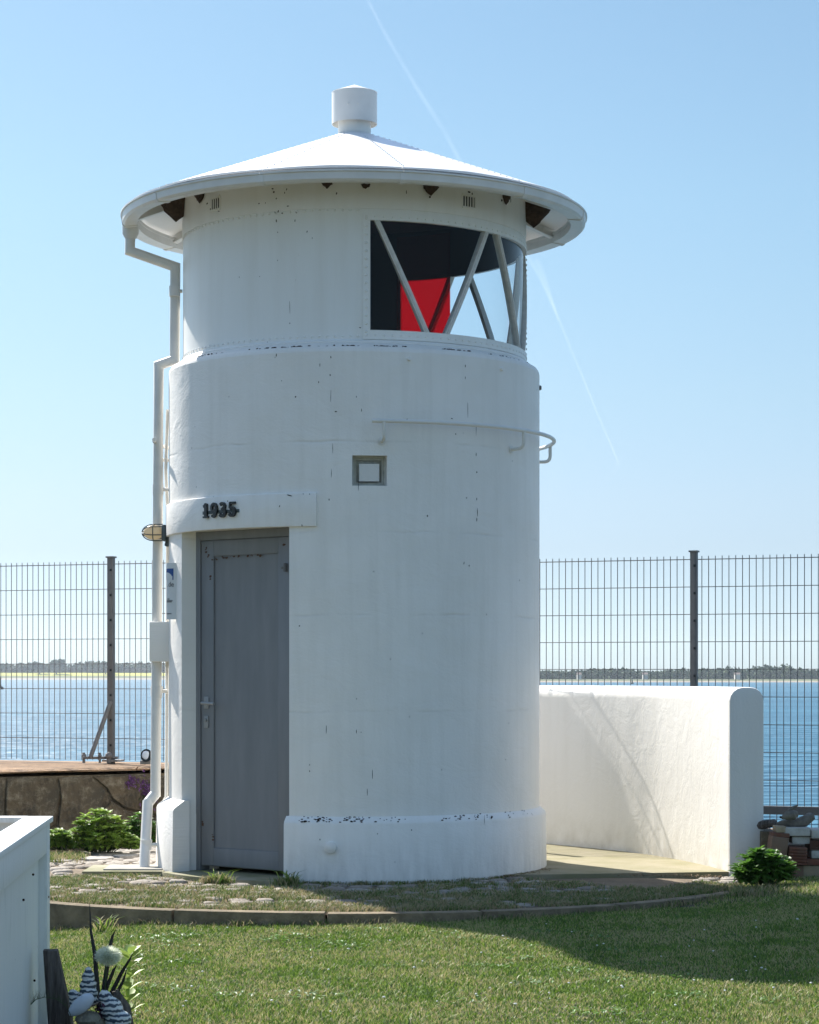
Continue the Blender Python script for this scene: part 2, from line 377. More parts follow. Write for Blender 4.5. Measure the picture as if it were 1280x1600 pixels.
def stripes():
    m = N('blue_striped_shell'); o = m.tc.outputs['Object']
    wv = m.n('ShaderNodeTexWave', wave_type='BANDS', bands_direction='Z'); m.l(o, wv.inputs[0]); wv.inputs['Scale'].default_value = 17
    wv.inputs['Distortion'].default_value = 4; wv.inputs['Detail'].default_value = 3; wv.inputs['Detail Scale'].default_value = 3
    c = m.mix(m.ramp(wv.outputs['Fac'], .35, .6), (.035, .06, .09), (.66, .68, .66)); return m.done(c, .35)
M['shellstripe'] = stripes()
M['shellwhite'] = vary('blue_white_shell', (.62, .68, .76), .08, 10, .3)
M['wood_duck'] = vary('grey_wood_carving', (.21, .185, .15), .5, 22, .8, .6, 60, .01)
M['stone'] = vary('mossy_stone', (.30, .27, .2), .5, 22, .9, .8, 60, .01)

# ------------------------------------------------------------------ ground, kerb, paving
def lawn_z(x, y):
    z = -.118+.018*(x+1.4) if x > -1.4 else -.118+.12*(x+1.4)
    if x > 1.6: z = min(-.064+.07*(x-1.6), -.005)
    return max(min(z, .03), -.21)
g = MB(); xs = [-60, -20, -8]+[-5+.25*i for i in range(41)]+[8, 20, 60]; ys = [-40, -10, 4]+[7+.25*i for i in range(42)]
for y in ys:
    for x in xs: g.v.append((x, y, lawn_z(x, y)))
nx = len(xs)
for j in range(len(ys)-1):
    for i in range(nx-1): a = j*nx+i; g.f.append((a, a+1, a+1+nx, a+nx)); g.m.append(0)
g.build('lawn', M['lawnbase'], smooth=True, kind='structure')
def patio_z(r): return 0 if r < 1.9 else -.03*(r-1.9)/.8
RK = 2.66
patio = MB().lathe([(0, -.02), (1.9, -.018), (RK, -.045)], (TX, TY, 0), 72).build('patio', M['soil'], kind='structure', smooth=True)
KA0, KA1 = R_(-62), R_(58)
kerb = MB().box((TX, TY, -.30), (.1, .1, .1)).build('kerb_footing', M['kerb'], kind='structure')
segs = [(-62, -38.5), (-38.2, -20), (-19.7, -2), (-1.7, 16), (16.3, 34), (34.3, 52), (52.3, 62)]
kb = None
for i, (a, b) in enumerate(segs):
    m = MB(); z0 = -.03+random.uniform(-.004, .004)
    m.lathe([(RK-.03, z0-.3), (RK-.03, z0), (RK+.055, z0-.002), (RK+.06, z0-.3)], (TX, TY, 0), 16, a0=R_(a), a1=R_(b), close=True)
    m.build('kerbstone', M['kerb'], kerb, bevel=.006)
# cobbles ------------------------------------------------------------
cob_meshes = []
for k in range(8):
    m = MB(); n = random.choice((5, 6, 6, 7)); rr = [random.uniform(.85, 1.12) for _ in range(n)]; a0 = random.random()*6
    for r_, z_ in ((.068, -.03), (.064, -.006), (.050, .002), (.0, .005)):
        for i in range(n):
            an = a0+2*math.pi*i/n; sq = 1/max(abs(math.cos(an)), abs(math.sin(an)))**.5
            m.v.append((r_*rr[i]*sq*math.cos(an), r_*rr[i]*sq*math.sin(an), z_+random.uniform(-.002, .002)))
    for j in range(3):
        for i in range(n): a = j*n+i; b = j*n+(i+1) % n; m.f.append((a, b, b+n, a+n)); m.m.append(0)
    o = m.build('cobblestone', M['cobble'], patio, smooth=True, angle=50); cob_meshes.append(o.data)
    C.objects.unlink(o); bpy.data.objects.remove(o)
spots = []
r = 1.33
while r < RK-.07:
    n = int(2*math.pi*r/.15)
    for i in range(n):
        th = 2*math.pi*(i+random.uniform(-.15, .15))/n-math.pi
        spots.append((th, r+random.uniform(-.02, .02)))
    r += .14
def in_slab(th, r):
    x, y, _ = pos(th, r, 0)
    if R_(38) < th < R_(175): return 1.2 < r < 2.3 and th > R_(50)
    if R_(-76) < th < R_(-16) and r < 1.42: return True
    if drain_box[0] < x < drain_box[1] and drain_box[2] < y < drain_box[3]: return True
    return False
drain_box = (X(128, 14.7), X(275, 14.7), 14.35, 15.0)
spots = [s for s in spots if not in_slab(*s)]
vis = sorted([s for s in spots if abs(s[0]) < R_(100)], key=lambda s: pos(s[0], s[1], 0).y)
near, rest = vis[:290], vis[290:]+[s for s in spots if abs(s[0]) >= R_(100)]
for th, r in near:
    o = bpy.data.objects.new('cobblestone', random.choice(cob_meshes)); C.objects.link(o); o.parent = patio
    p = pos(th, r, patio_z(r)-.004+random.uniform(-.006, .005)); o.location = p; o.rotation_euler = (random.uniform(-.06, .06), random.uniform(-.06, .06), random.random()*6)
    s_ = random.uniform(.85, 1.08); o.scale = (s_, s_, 1)
m = MB()
for th, r in rest:
    me = random.choice(cob_meshes); rot = Matrix.Rotation(random.random()*6, 3, 'Z'); p = pos(th, r, patio_z(r)-.004)
    m.add([rot @ v.co+p for v in me.vertices], [tuple(q.vertices) for q in me.polygons])
m.build('cobblestones', M['cobble'], patio, kind='stuff', smooth=True)
# pale flagstones at the left behind the grass
m_ = 0
for (px, py, wpx) in ((95, 1344, 46), (150, 1341, 60), (196, 1337, 44), (120, 1335, 44), (84, 1334, 30), (165, 1333, 50)):
    Y = CZ*F/(py-HZ); c = P(px, py, Y); ww = wpx/F*Y/2; m = MB(); n = 7
    pts = [(c.x+ww*math.cos(2*math.pi*i/n)*random.uniform(.9, 1.1), c.y+.16*math.sin(2*math.pi*i/n)*random.uniform(.8, 1.1)) for i in range(n)]
    vs = [(x, y, -.03) for x, y in pts]+[(x, y, .007) for x, y in pts]
    m.add(vs, [tuple(range(n-1, -1, -1)), tuple(range(n, 2*n))]+[(i, (i+1) % n, n+(i+1) % n, n+i) for i in range(n)])
    m.build('flagstone', M['flag'], patio, loc=c, bevel=.005)
# apron of concrete between tower and curved wall
WP = [(.76, 17.09), (.85, 16.99), (.94, 16.88), (1.03, 16.765), (1.17, 16.57), (1.315, 16.355), (1.486, 16.08), (1.68, 15.70), (1.84, 15.20), (1.95, 14.72), (2.00, 14.40)]
m = MB(); ap = [pos(R_(a), 1.20, 0) for a in range(150, 39, -8)]; n = len(ap)
outer = []
for i in range(n):
    t = i/(n-1)*(len(WP)-1); k = min(int(t), len(WP)-2); q = Vector(WP[k]).lerp(Vector(WP[k+1]), t-k); outer.append(Vector((q.x, q.y, 0)))
extra = Vector((.0, -.03, 0))
vs = [Vector((p.x, p.y, .010)) for p in ap]+[Vector((p.x+.02, p.y+.02, .010)) for p in outer]
vs += [Vector((v.x, v.y, -.05)) for v in vs]
N2 = 2*n
m.add(vs, [(i, i+1, n+i+1, n+i) for i in range(n-1)]+[(N2+i, N2+n+i, N2+n+i+1, N2+i+1) for i in range(n-1)]+[(n-1, N2+n-1, N2+2*n-1, 2*n-1), (0, n, N2+n, N2)]
      + [(i, N2+i, N2+i+1, i+1) for i in range(n-1)]+[(n+i, n+i+1, N2+n+i+1, N2+n+i) for i in range(n-1)])
m.build('concrete_path', M['apron'], kind='structure')

# ------------------------------------------------------------------ LIGHTHOUSE
LH = thing('lighthouse', 'small round white lighthouse with conical roof and grey door dated 1935', 'lighthouse', (TX, TY, 0))
RC, RL, RP, RR = 1.203, 1.111, 1.245, 1.507
def shell(ro, ri, thetas, zs, holes, closed=True):
    m = MB(); thetas = sorted(set(round(t, 6) for t in thetas)); zs = sorted(set(round(z, 6) for z in zs))
    def inh(t, z): return any(a < t < b and c < z < d for a, b, c, d in holes)
    nt_, nz = len(thetas)-1, len(zs)-1
    solid = [[not inh((thetas[i]+thetas[i+1])/2, (zs[j]+zs[j+1])/2) for j in range(nz)] for i in range(nt_)]
    def q(a, b, c, d, mi=0): m.add([a, b, c, d], [(0, 1, 2, 3)], mi)
    for i in range(nt_):
        t0, t1 = thetas[i], thetas[i+1]
        for j in range(nz):
            if not solid[i][j]: continue
            z0, z1 = zs[j], zs[j+1]
            q(pos(t0, ro, z0), pos(t1, ro, z0), pos(t1, ro, z1), pos(t0, ro, z1))
            q(pos(t1, ri, z0), pos(t0, ri, z0), pos(t0, ri, z1), pos(t1, ri, z1), 1)
            if j == 0 or not solid[i][j-1]: q(pos(t0, ro, z0), pos(t0, ri, z0), pos(t1, ri, z0), pos(t1, ro, z0))
            if j == nz-1 or not solid[i][j+1]: q(pos(t0, ro, z1), pos(t1, ro, z1), pos(t1, ri, z1), pos(t0, ri, z1))
            il, ir = (i-1) % nt_, (i+1) % nt_
            if (not closed and i == 0) or not solid[il][j]: q(pos(t0, ro, z0), pos(t0, ro, z1), pos(t0, ri, z1), pos(t0, ri, z0))
            if (not closed and i == nt_-1) or not solid[ir][j]: q(pos(t1, ro, z0), pos(t1, ri, z0), pos(t1, ri, z1), pos(t1, ro, z1))
    return m
def ring(step=4, *extra, a=-180, b=180):
    k = int(round((b-a)/step)); return [R_(a+(b-a)*i/k) for i in range(k+1)]+list(extra)
DL, DR, DZ = hit(284, RC), hit(452, RC), 2.14
w0, w1 = hit(550.5, RC), hit(605, RC); wz0, wz1 = 2.375, 2.557
zc = 3.18
tw = shell(RC, .95, ring(3, DL, DR, w0, w1), [.36, 1.0, 1.6, DZ, wz0, wz1, 2.8, zc], [(DL, DR, -1, DZ), (w0, w1, wz0, wz1)])
wall = tw.build('tower_wall', [M['render'], M['render']], LH, smooth=True, angle=30)
# rounded shoulder of the concrete drum
MB().lathe([(.95, 3.18), (RC, 3.18), (RC-.004, 3.198), (RC-.014, 3.213), (RC-.03, 3.222), (1.13, 3.245), (.95, 3.245)], (TX, TY, 0), 120, close=True).build('wall_shoulder', M['render'], LH, smooth=True, angle=30)
# plinth: open at the doorway
m = MB()
m.lathe([(.95, -.12), (RP+.006, -.12), (RP, .345), (RP-.006, .362), (RC+.001, .392), (.95, .392)], (TX, TY, 0), 110, a0=hit(443.5, RP), a1=2*math.pi+R_(-100), close=True)
m.build('plinth', M['render'], LH, smooth=True, angle=30)
m = MB()
m.lathe([(1.17, -.12), (1.288, -.12), (1.282, .39), (1.275, .405), (RC+.002, .455), (1.17, .455)], (TX, TY, 0), 14, a0=R_(-100), a1=DL+R_(2.2), close=True)
m.lathe([(.95, -.12), (1.168, -.12), (1.168, .37), (.95, .37)], (TX, TY, 0), 14, a0=R_(-100), a1=DL+.0015, close=True)
m.build('plinth_block', M['render'], LH, smooth=True, angle=30)
# lintel over the door
le = hit(494.5, 1.22)
m = MB(); m.lathe([(1.19, 2.132), (1.222, 2.132), (1.222, 2.333), (1.19, 2.337)], (TX, TY, 0), 44, a0=R_(-104), a1=le, close=True)
lintel = m.build('lintel', M['render'], LH, bevel=.006)
# numerals 1935 ------------------------------------------------------
def stroke(m, pts, wd, fn, w0=.004, w1=.016):
    n = len(pts); L = []; Rr = []
    for i in range(n):
        a = Vector(pts[max(i-1, 0)]); b = Vector(pts[min(i+1, n-1)]); d = (b-a).normalized(); nn = Vector((-d.y, d.x))
        ww = (wd[i] if isinstance(wd, list) else wd)/2; p = Vector(pts[i]); L.append(p+nn*ww); Rr.append(p-nn*ww)
    vs = [fn(p.x, p.y, w1) for p in L]+[fn(p.x, p.y, w1) for p in Rr]+[fn(p.x, p.y, w0) for p in L]+[fn(p.x, p.y, w0) for p in Rr]
    fs = [(0, n, 3*n, 2*n), (n-1, 3*n-1, 4*n-1, 2*n-1)]
    for i in range(n-1):
        fs += [(i, i+1, n+i+1, n+i), (2*n+i, 3*n+i, 3*n+i+1, 2*n+i+1), (i, 2*n+i, 2*n+i+1, i+1), (n+i, n+i+1, 3*n+i+1, 3*n+i)]
    m.add(vs, fs)
def arc(cx, cy, rx, ry, a, b, n=12): return [(cx+rx*math.cos(R_(a+(b-a)*i/n)), cy+ry*math.sin(R_(a+(b-a)*i/n))) for i in range(n+1)]
G = {'1': [([(.5, 0), (.5, 1)], .30), ([(.24, .80), (.40, .86), (.52, .98)], .17), ([(.2, .06), (.8, .06)], .13)],
     '9': [(arc(.5, .67, .27, .26, 0, 360, 20), .21), (arc(.36, .62, .42, .54, 0, -85), .24), ([(.27, .10), (.40, .12)], .16)],
     '3': [(arc(.45, .75, .25, .18, 150, -88), .20), (arc(.45, .30, .30, .24, 88, -150), .22), ([(.36, .54), (.52, .54)], .14)],
     '5': [([(.26, .93), (.80, .93)], .17), ([(.30, .98), (.27, .55)], .16), (arc(.46, .33, .30, .26, 125, -150), .23)]}
th0, zz0 = cyl(318, 810, 1.222); 
for i, ch in enumerate('1935'):
    m = MB(); u0 = i*.076; H_, W_ = .088, .078
    fn = lambda u, v, w_, u0=u0: pos(th0+(u0+u*W_)/1.222, 1.222+w_, 2.205+v*H_)
    for j, (pts, wd) in enumerate(G[ch]):
        stroke(m, pts, wd, fn, .004, .018+j*.0006)
    m.build('numeral', M['black'], lintel)
m = MB(); stroke(m, [(0, 0), (.1, 0), (.2, 0), (.318, 0)], .020, lambda u, v, w_: pos(th0+(u-.005)/1.222, 1.222+w_, 2.238+v), .0, .003)
m.build('numeral_bar', M['lampbase'], lintel)
# small recessed window
m = MB(); m.lathe([(1.09, wz0-.01), (1.11, wz0-.01), (1.11, wz1+.01), (1.09, wz1+.01)], (TX, TY, 0), 6, a0=w0-.01, a1=w1+.01, close=True)
rw = m.build('small_window', M['recess'], LH)
a, b = hit(561, 1.14), hit(592, 1.14)
m = MB(); m.lathe([(1.111, 2.405), (1.165, 2.405), (1.165, 2.510), (1.111, 2.510)], (TX, TY, 0), 4, a0=a, a1=b, close=True); m.build('shutter', M['wall'], rw, bevel=.004)
m = MB()
for rin, rout, s_ in ((1.111, 1.135, .024), (1.1115, 1.150, .010)):
    for (t0, t1, z0, z1) in ((w0+.001, w1-.001, wz0+.001, wz0+s_), (w0+.001, w1-.001, wz1-s_, wz1-.001), (w0+.001, w0+s_/1.2, wz0+s_, wz1-s_), (w1-s_/1.2, w1-.001, wz0+s_, wz1-s_)):
        m.lathe([(rin, z0), (rout, z0), (rout, z1), (rin, z1)], (TX, TY, 0), 3, a0=t0, a1=t1, close=True)
m.build('window_frame', M['recess'], rw)
# door ---------------------------------------------------------------
Ld = pos(DL, RC-.10, 0); phi = R_(40); na = Vector((-math.sin(phi), -math.cos(phi), 0)); aa = Vector((math.cos(phi), -math.sin(phi), 0)); UP = Vector((0, 0, 1))
def dp(u, v, w_): return Ld+aa*u+UP*v+na*w_
def dbox(m, u0, u1, v0, v1, w0_, w1_): m.box(dp((u0+u1)/2, (v0+v1)/2, (w0_+w1_)/2), (u1-u0, abs(w1_-w0_), v1-v0), aa, na, UP); return m
DWD, DH = .97, 2.16
def u_at(px): k = (px-640)/F; return (k*Ld.y-Ld.x)/(aa.x-k*aa.y)
UP0, UP1, UHN = u_at(333), u_at(434), u_at(447)
m = MB(); dbox(m, .035, DWD, .045, DH, -.06, -.015); door = m.build('door', M['door'], LH)
m = MB(); dbox(m, -.06, .035, 0, DH+.02, -.10, .004); dbox(m, .035, DWD, DH-.075, DH+.02, -.10, .0035); m.build('door_frame', M['door'], LH, bevel=.003)
m = MB()
for (u0, u1, v0, v1) in ((.04, UP0, .05, DH-.08), (UP0+.0005, UP1, 1.985, DH-.08), (UP0+.0005, UP1, .05, .16), (UP1+.0005, .92, .05, DH-.08)): dbox(m, u0, u1, v0, v1, -.0149, -.004)
m.build('door_rail', M['door'], door, bevel=.002)
m = MB(); m.tube([dp(.088, 1.066, -.004), dp(.088, 1.066, .045)], .009); m.tube([dp(.088, 1.066, .045), dp(.20, 1.062, .047)], .009); m.build('handle', M['steel'], door, smooth=True)
m = MB(); dbox(m, .068, .108, 1.03, 1.105, -.004, .004); m.build('handle_plate', M['steel'], door, bevel=.001)
m = MB(); dbox(m, .07, .106, .91, .985, -.004, .006); m.tube([dp(.088, .96, .006), dp(.088, .96, .016)], .011); m.build('lock', M['steel'], door, bevel=.001)
m = MB(); m.tube([dp(UHN, 1.87, .01), dp(UHN, 1.92, .01)], .011); m.tube([dp(UHN-.03, 1.895, .004), dp(UHN, 1.895, .010)], .008); m.build('hinge', M['post'], door)
m = MB()
for (u, v, su, sv_) in ((.15, 1.965, .07, .012), (.24, 1.972, .05, .010), (.33, 1.975, .08, .008), (.45, 1.977, .09, .010), (.55, 1.974, .05, .012), (.08, 2.03, .012, .05), (.10, 1.99, .012, .03), (UHN-.02, 2.03, .018, .03), (.14, .22, .008, .05), (.05, .30, .006, .05), (.12, 1.85, .006, .03)):
    for k in range(6): 
        c = dp(u+random.uniform(-.5, .5)*su, v+random.uniform(-.5, .5)*sv_, -.0035); r1 = random.uniform(.003, .009)
        m.add([c+aa*r1*math.cos(t)*1.3+UP*r1*.7*math.sin(t)*random.uniform(.5, 1.2) for t in (0, 1, 2, 3, 4, 5)], [(0, 1, 2, 3, 4, 5)])
m.build('rust_marks', M['rust'], door, kind='stuff')
m = MB(); m.lathe([(.9, -.06), (1.335, -.06), (1.33, .010), (.9, .018)], (TX, TY, 0), 18, a0=DL-.02, a1=DR+.02, close=True); m.build('threshold', M['slab'], LH, bevel=.004)
# lantern room --------------------------------------------------------
LW0, LW1 = hit(578.5, RL), R_(164.3); lz0, lz1 = 3.322, 3.985
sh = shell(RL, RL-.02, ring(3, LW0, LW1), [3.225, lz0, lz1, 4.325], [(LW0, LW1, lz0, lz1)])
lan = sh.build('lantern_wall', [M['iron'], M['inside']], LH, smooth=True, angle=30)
MB().lathe([(RL+.0, 3.225), (RL+.022, 3.235), (RL+.024, 3.250), (RL+.010, 3.262), (RL+.0, 3.262)], (TX, TY, 0), 120, close=True).build('drip_ring', M['iron'], lan, smooth=True)
# window frame plate, riveted
fw = .044
fr = shell(RL+.008, RL+.001, ring(3, LW0, LW1, LW0-fw/RL, LW1+fw/RL, a=-6, b=177), [lz0-fw-.012, lz0, lz1, lz1+fw], [(LW0, LW1, lz0, lz1), (-9, LW0-fw/RL, 0, 9), (LW1+fw/RL, 9, 0, 9)], closed=False)
win = fr.build('lantern_window', M['iron'], LH, smooth=True, angle=30)
riv = MB()
def rivet(m, th, r, z, s=.0095):
    c = pos(th, r, z); nrm = (pos(th, 1, 0)-pos(th, 0, 0)); t = Vector((-nrm.y, nrm.x, 0)); n = 6
    vs = [c+(t*math.cos(2*math.pi*k/n)+UP*math.sin(2*math.pi*k/n))*s for k in range(n)]+[c+nrm*s*.6+(t*math.cos(2*math.pi*k/n)+UP*math.sin(2*math.pi*k/n))*s*.55 for k in range(n)]
    m.add(vs, [tuple(range(n, 2*n))]+[(k, (k+1) % n, n+(k+1) % n, n+k) for k in range(n)])
for k in range(60):
    t = LW0-.02+(LW1-LW0+.04)*k/59; rivet(riv, t, RL+.008, lz1+.022, .0075); rivet(riv, t, RL+.008, lz0-.03, .0075)
for k in range(15):
    z = lz0-.01+(lz1-lz0+.02)*k/14; rivet(riv, LW0-.022, RL+.008, z); rivet(riv, LW1+.022, RL+.008, z)
riv.build('rivets', M['iron'], win, kind='stuff', smooth=True)
riv = MB()
for k in range(150):
    t = -math.pi+2*math.pi*k/150
    if not (LW0-.06 < t < LW1+.06): rivet(riv, t, RL, 4.045, .0095); rivet(riv, t, RL, 3.285, .0085)
for t in (R_(-92), R_(92), R_(-91)): 
    for k in range(22):
        z = 3.30+.72*k/21; rivet(riv, t, RL+(.009 if t > 0 else 0), z, .010)
riv.build('wall_rivets', M['iron'], lan, kind='stuff', smooth=True)
m = MB(); m.lathe([(RL, 4.055), (RL+.005, 4.056), (RL+.005, 4.33), (RL, 4.33)], (TX, TY, 0), 120, close=True); m.build('upper_plate', M['iron'], lan, smooth=True, angle=30)
m = MB(); m.lathe([(RL-.012, lz0-.003), (RL-.012, lz1+.003)], (TX, TY, 0), 54, a0=LW0-.01, a1=LW1+.01); m.build('glass_pane', M['glass'], win, smooth=True)
def bar(m, t0, t1, r0, r1, wd, z0=lz0, z1=lz1):
    n = 12; vs = []
    for i in range(n+1):
        f = i/n; t = t0+(t1-t0)*f; z = z0+(z1-z0)*f
        d = math.atan2(z1-z0, (t1-t0)*RL); hw = wd/2/abs(math.sin(d)) 
        for (s_, rr) in ((-1, r0), (1, r0), (1, r1), (-1, r1)): vs.append(pos(t+s_*hw/RL, rr, z))
    fs = []
    for i in range(n):
        for k in range(4): fs.append((4*i+k, 4*i+(k+1) % 4, 4*i+4+(k+1) % 4, 4*i+4+k))
    m.add(vs, fs+[(0, 3, 2, 1), (4*n, 4*n+1, 4*n+2, 4*n+3)])
for (b_, t_) in ((24.6, 8.4), (31.9, 48.8), (71.3, 55.1), (79, 95), (113, 99), (119, 136), (160, 144)):
    m = MB(); bar(m, R_(b_), R_(t_), RL-.034, RL+.006, .030); bar(m, R_(b_), R_(t_), RL+.0062, RL+.011, .010)
    mu = m.build('glazing_bar', M['mullion'], win, smooth=True, angle=30)
# inside: red sheet, floor, ceiling
rr0 = 1.03
a0, a1 = hit(703, rr0, True), hit(620, rr0, True)
a0, a1 = (a0, a1) if a0 < a1 else (a1, a0)
m = MB(); m.lathe([(rr0, 3.27), (rr0+.004, 3.27), (rr0+.004, 4.28), (rr0, 4.28)], (TX, TY, 0), 10, a0=a0, a1=a1, close=True)
m.build('red_filter', M['red'], LH, smooth=True)
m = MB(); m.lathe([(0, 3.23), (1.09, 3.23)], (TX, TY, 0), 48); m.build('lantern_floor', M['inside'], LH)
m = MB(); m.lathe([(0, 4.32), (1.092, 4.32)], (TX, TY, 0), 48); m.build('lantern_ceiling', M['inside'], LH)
m = MB(); m.lathe([(0, 3.24), (.10, 3.24), (.10, 3.34), (.05, 3.36), (.0, 3.36)], (TX+.45, TY+.5, 0), 16); m.build('lamp_stand', M['steel'], LH, smooth=True)
# roof ----------------------------------------------------------------
J0 = 12.4; JS = 360/11
def rz(r): return 4.755-(r-.107)*(4.755-4.235)/(1.462-.107)
m = MB(); m.lathe([(.09, rz(.107)-.03), (1.440, rz(1.44)-.025), (1.445, rz(1.44)-.018), (.09, rz(.107)-.012)], (TX, TY, 0), 88, close=True)
roof = m.build('roof', M['roofp'], LH, smooth=True, angle=30)
rr = MB()
for k in range(11):
    a0, a1 = R_(J0+JS*k+.12), R_(J0+JS*(k+1)-.12); m = MB(); n = 12
    for i in range(n+1):
        t = a0+(a1-a0)*i/n; e = .004*(1-abs(2*i/n-1))
        for r in (.107, .5, .95, 1.468): m.v.append(tuple(pos(t, r, rz(r)+e*r+.0)))
    for i in range(n):
        for j in range(3): a = i*4+j; m.f.append((a, a+4, a+5, a+1)); m.m.append(0)
    nb = len(m.v)
    for i in range(n+1):
        t = a0+(a1-a0)*i/n
        for r in (.107, .5, .95, 1.468): m.v.append(tuple(pos(t, r, rz(r)-.010)))
    for i in range(n):
        for j in range(3): a = nb+i*4+j; m.f.append((a, a+1, a+5, a+4)); m.m.append(0)
        m.f.append((i*4+3, i*4+7, nb+i*4+7, nb+i*4+3)); m.m.append(0)
    for i in (0, n):
        for j in range(3): m.f.append((i*4+j, i*4+j+1, nb+i*4+j+1, nb+i*4+j)); m.m.append(0)
    m.build('roof_panel', M['roofp'], roof, smooth=True, angle=20)
    for q in range(26):
        r = .16+1.27*q/25; c = pos(a0+.012/r, r, rz(r)+.001)
        rr.blob(c, (.006, .006, .005), 5, 3)
rr.build('roof_rivets', M['roofp'], roof, kind='stuff')
for k in range(11):
    t = R_(J0+JS*k); e0 = pos(t, 1.10, 0); e1 = pos(t, 1.42, 0); m = MB()
    p0 = pos(t, 1.10, rz(1.10)-.055); p1 = pos(t, 1.41, rz(1.41)-.048); d = (p1-p0).normalized(); s_ = Vector((math.cos(t), math.sin(t), 0))
    m.box((p0+p1)/2, ((p1-p0).length, .012, .05), d, s_); m.box((p0+p1)/2-Vector((0, 0, .026)), ((p1-p0).length, .05, .008), d, s_)
    m.build('rafter', M['gutter'], roof)
    p = pos(t, 1.375, rz(1.375)-.05); m = MB(); m.box(p, (.09, .025, .055), d, s_); m.build('bracket', M['gutter'], roof)
# gutter
gprof = [(1.405, 4.148), (1.484, 4.140), (1.498, 4.153), (1.503, 4.192), (1.512, 4.196), (1.512, 4.205), (1.498, 4.203), (1.492, 4.160), (1.41, 4.156), (1.411, 4.206), (1.404, 4.206)]
g0 = MB().lathe([(1.400, 4.196), (1.4035, 4.196), (1.4035, 4.216), (1.400, 4.216)], (TX, TY, 0), 88, close=True)
gut = g0.build('gutter', M['gutter'], LH, smooth=True, angle=30)
for k in range(11):
    a0, a1 = R_(J0+JS*k+.05), R_(J0+JS*(k+1)-.05)
    m = MB().lathe(gprof, (TX, TY, 0), 14, a0=a0, a1=a1, close=True); m.build('gutter_section', M['gutter'], gut, smooth=True, angle=30)
    t = R_(J0+JS*k); pr = [(1.400, 4.144), (1.488, 4.134), (1.503, 4.151), (1.508, 4.191), (1.5025, 4.1915), (1.4845, 4.1415), (1.40, 4.1495)]
    m = MB().lathe(pr, (TX, TY, 0), 2, a0=t-.011, a1=t+.011, close=True); m.build('gutter_joint', M['gutter'], gut, smooth=True, angle=30)
# ventilator
m = MB(); m.lathe([(.107, 4.70), (.107, 4.90), (.09, 4.90), (.09, 4.70)], (TX, TY, 0), 40, close=True); m.lathe([(.107, 4.752), (.125, 4.742), (.107, 4.76)], (TX, TY, 0), 40)
vent = m.build('roof_vent', M['iron'], LH, smooth=True, angle=30)
m = MB(); m.lathe([(.1455, 4.825), (.1475, 4.825), (.1475, 5.028), (.1495, 5.030), (0, 5.085), (0, 5.07), (.1455, 5.018)], (TX, TY, 0), 48); m.build('vent_cowl', M['gutter'], vent, smooth=True, angle=30)
for q in (544, 560): m = MB(); m.blob(P(q, 161, 14.852), .006, 6, 4); m.build('screw', M['gutter'], vent)
# wall grilles
for (px, py, n, wd, mt) in ((337, 318, 4, .085, 'iron'), (733, 315, 5, .105, 'iron')):
    th, z = cyl(px, py, RL+.006); m = MB(); tw_ = wd/RL/2
    for (z0, z1, t0, t1) in ((z-.045, z-.034, th-tw_, th+tw_), (z+.034, z+.045, th-tw_, th+tw_)): m.lathe([(RL+.004, z0), (RL+.014, z0), (RL+.014, z1), (RL+.004, z1)], (TX, TY, 0), 4, a0=t0, a1=t1, close=True)
    for k in range(n+1):
        t = th-tw_+2*tw_*k/n; m.lathe([(RL+.004, z-.034), (RL+.010, z-.034), (RL+.010, z+.034), (RL+.004, z+.034)], (TX, TY, 0), 1, a0=t-.0035, a1=t+.0035, close=True)
    gr = m.build('air_grille', M['iron'], LH)
    m = MB(); m.lathe([(RL+.0052, z-.03), (RL+.007, z-.03), (RL+.007, z+.03), (RL+.0052, z+.03)], (TX, TY, 0), 4, a0=th-tw_*.85, a1=th+tw_*.85, close=True); m.build('slot', M['grille'], gr)
# handrail round the drum ---------------------------------------------
m = MB(); rt0 = hit(581, 1.29); rt1 = R_(278); hr = 1.298; rzh = 2.755
m.tube([pos(rt0+(rt1-rt0)*i/70, hr, rzh) for i in range(71)], .0125, 10)
rail = m.build('handrail', M['pipe'], LH, smooth=True)
for t in (hit(600, 1.29), hit(817, 1.29), R_(98), R_(170), R_(230), R_(268)):
    m = MB(); pts = [pos(t, hr, rzh), pos(t, hr, rzh-.075)]+[pos(t-.0*k, hr-.035*(1-math.cos(k*.52)), rzh-.075-.035*math.sin(k*.52)) for k in range(1, 4)]+[pos(t, RC-.01, rzh-.112)]
    m.tube(pts, .011, 8); m.lathe([(0, 0), (.024, 0), (.024, .004), (0, .004)], (0, 0, 0), 12)
    n8 = 12*4; base = len(m.v)-n8; q = pos(t, RC+.001, rzh-.112); nr = pos(t, 1, 0)-pos(t, 0, 0); s_ = Vector((-nr.y, nr.x, 0))
    for i in range(base, len(m.v)): v = Vector(m.v[i]); m.v[i] = tuple(q+s_*v.x+UP*v.y+nr*v.z)
    m.build('rail_bracket', M['pipe'], rail, smooth=True)
# stub and bolts
def stud(name, px, py, r, rad, ln, mat=M['render'], par=LH):
    th, z = cyl(px, py, r); m = MB(); m.tube([pos(th, r-.02, z), pos(th, r+ln-.006, z), pos(th, r+ln, z)], [rad, rad, rad*.7], 14); return m.build(name, mat, par, smooth=True)
stud('drain_cap', 517, 1324, RP, .036, .035); stud('bolt', 639, 561, RC, .012, .015); stud('bolt', 783, 577, RC, .012, .015); stud('bolt', 843, 606, RC, .016, .014, M['post'])
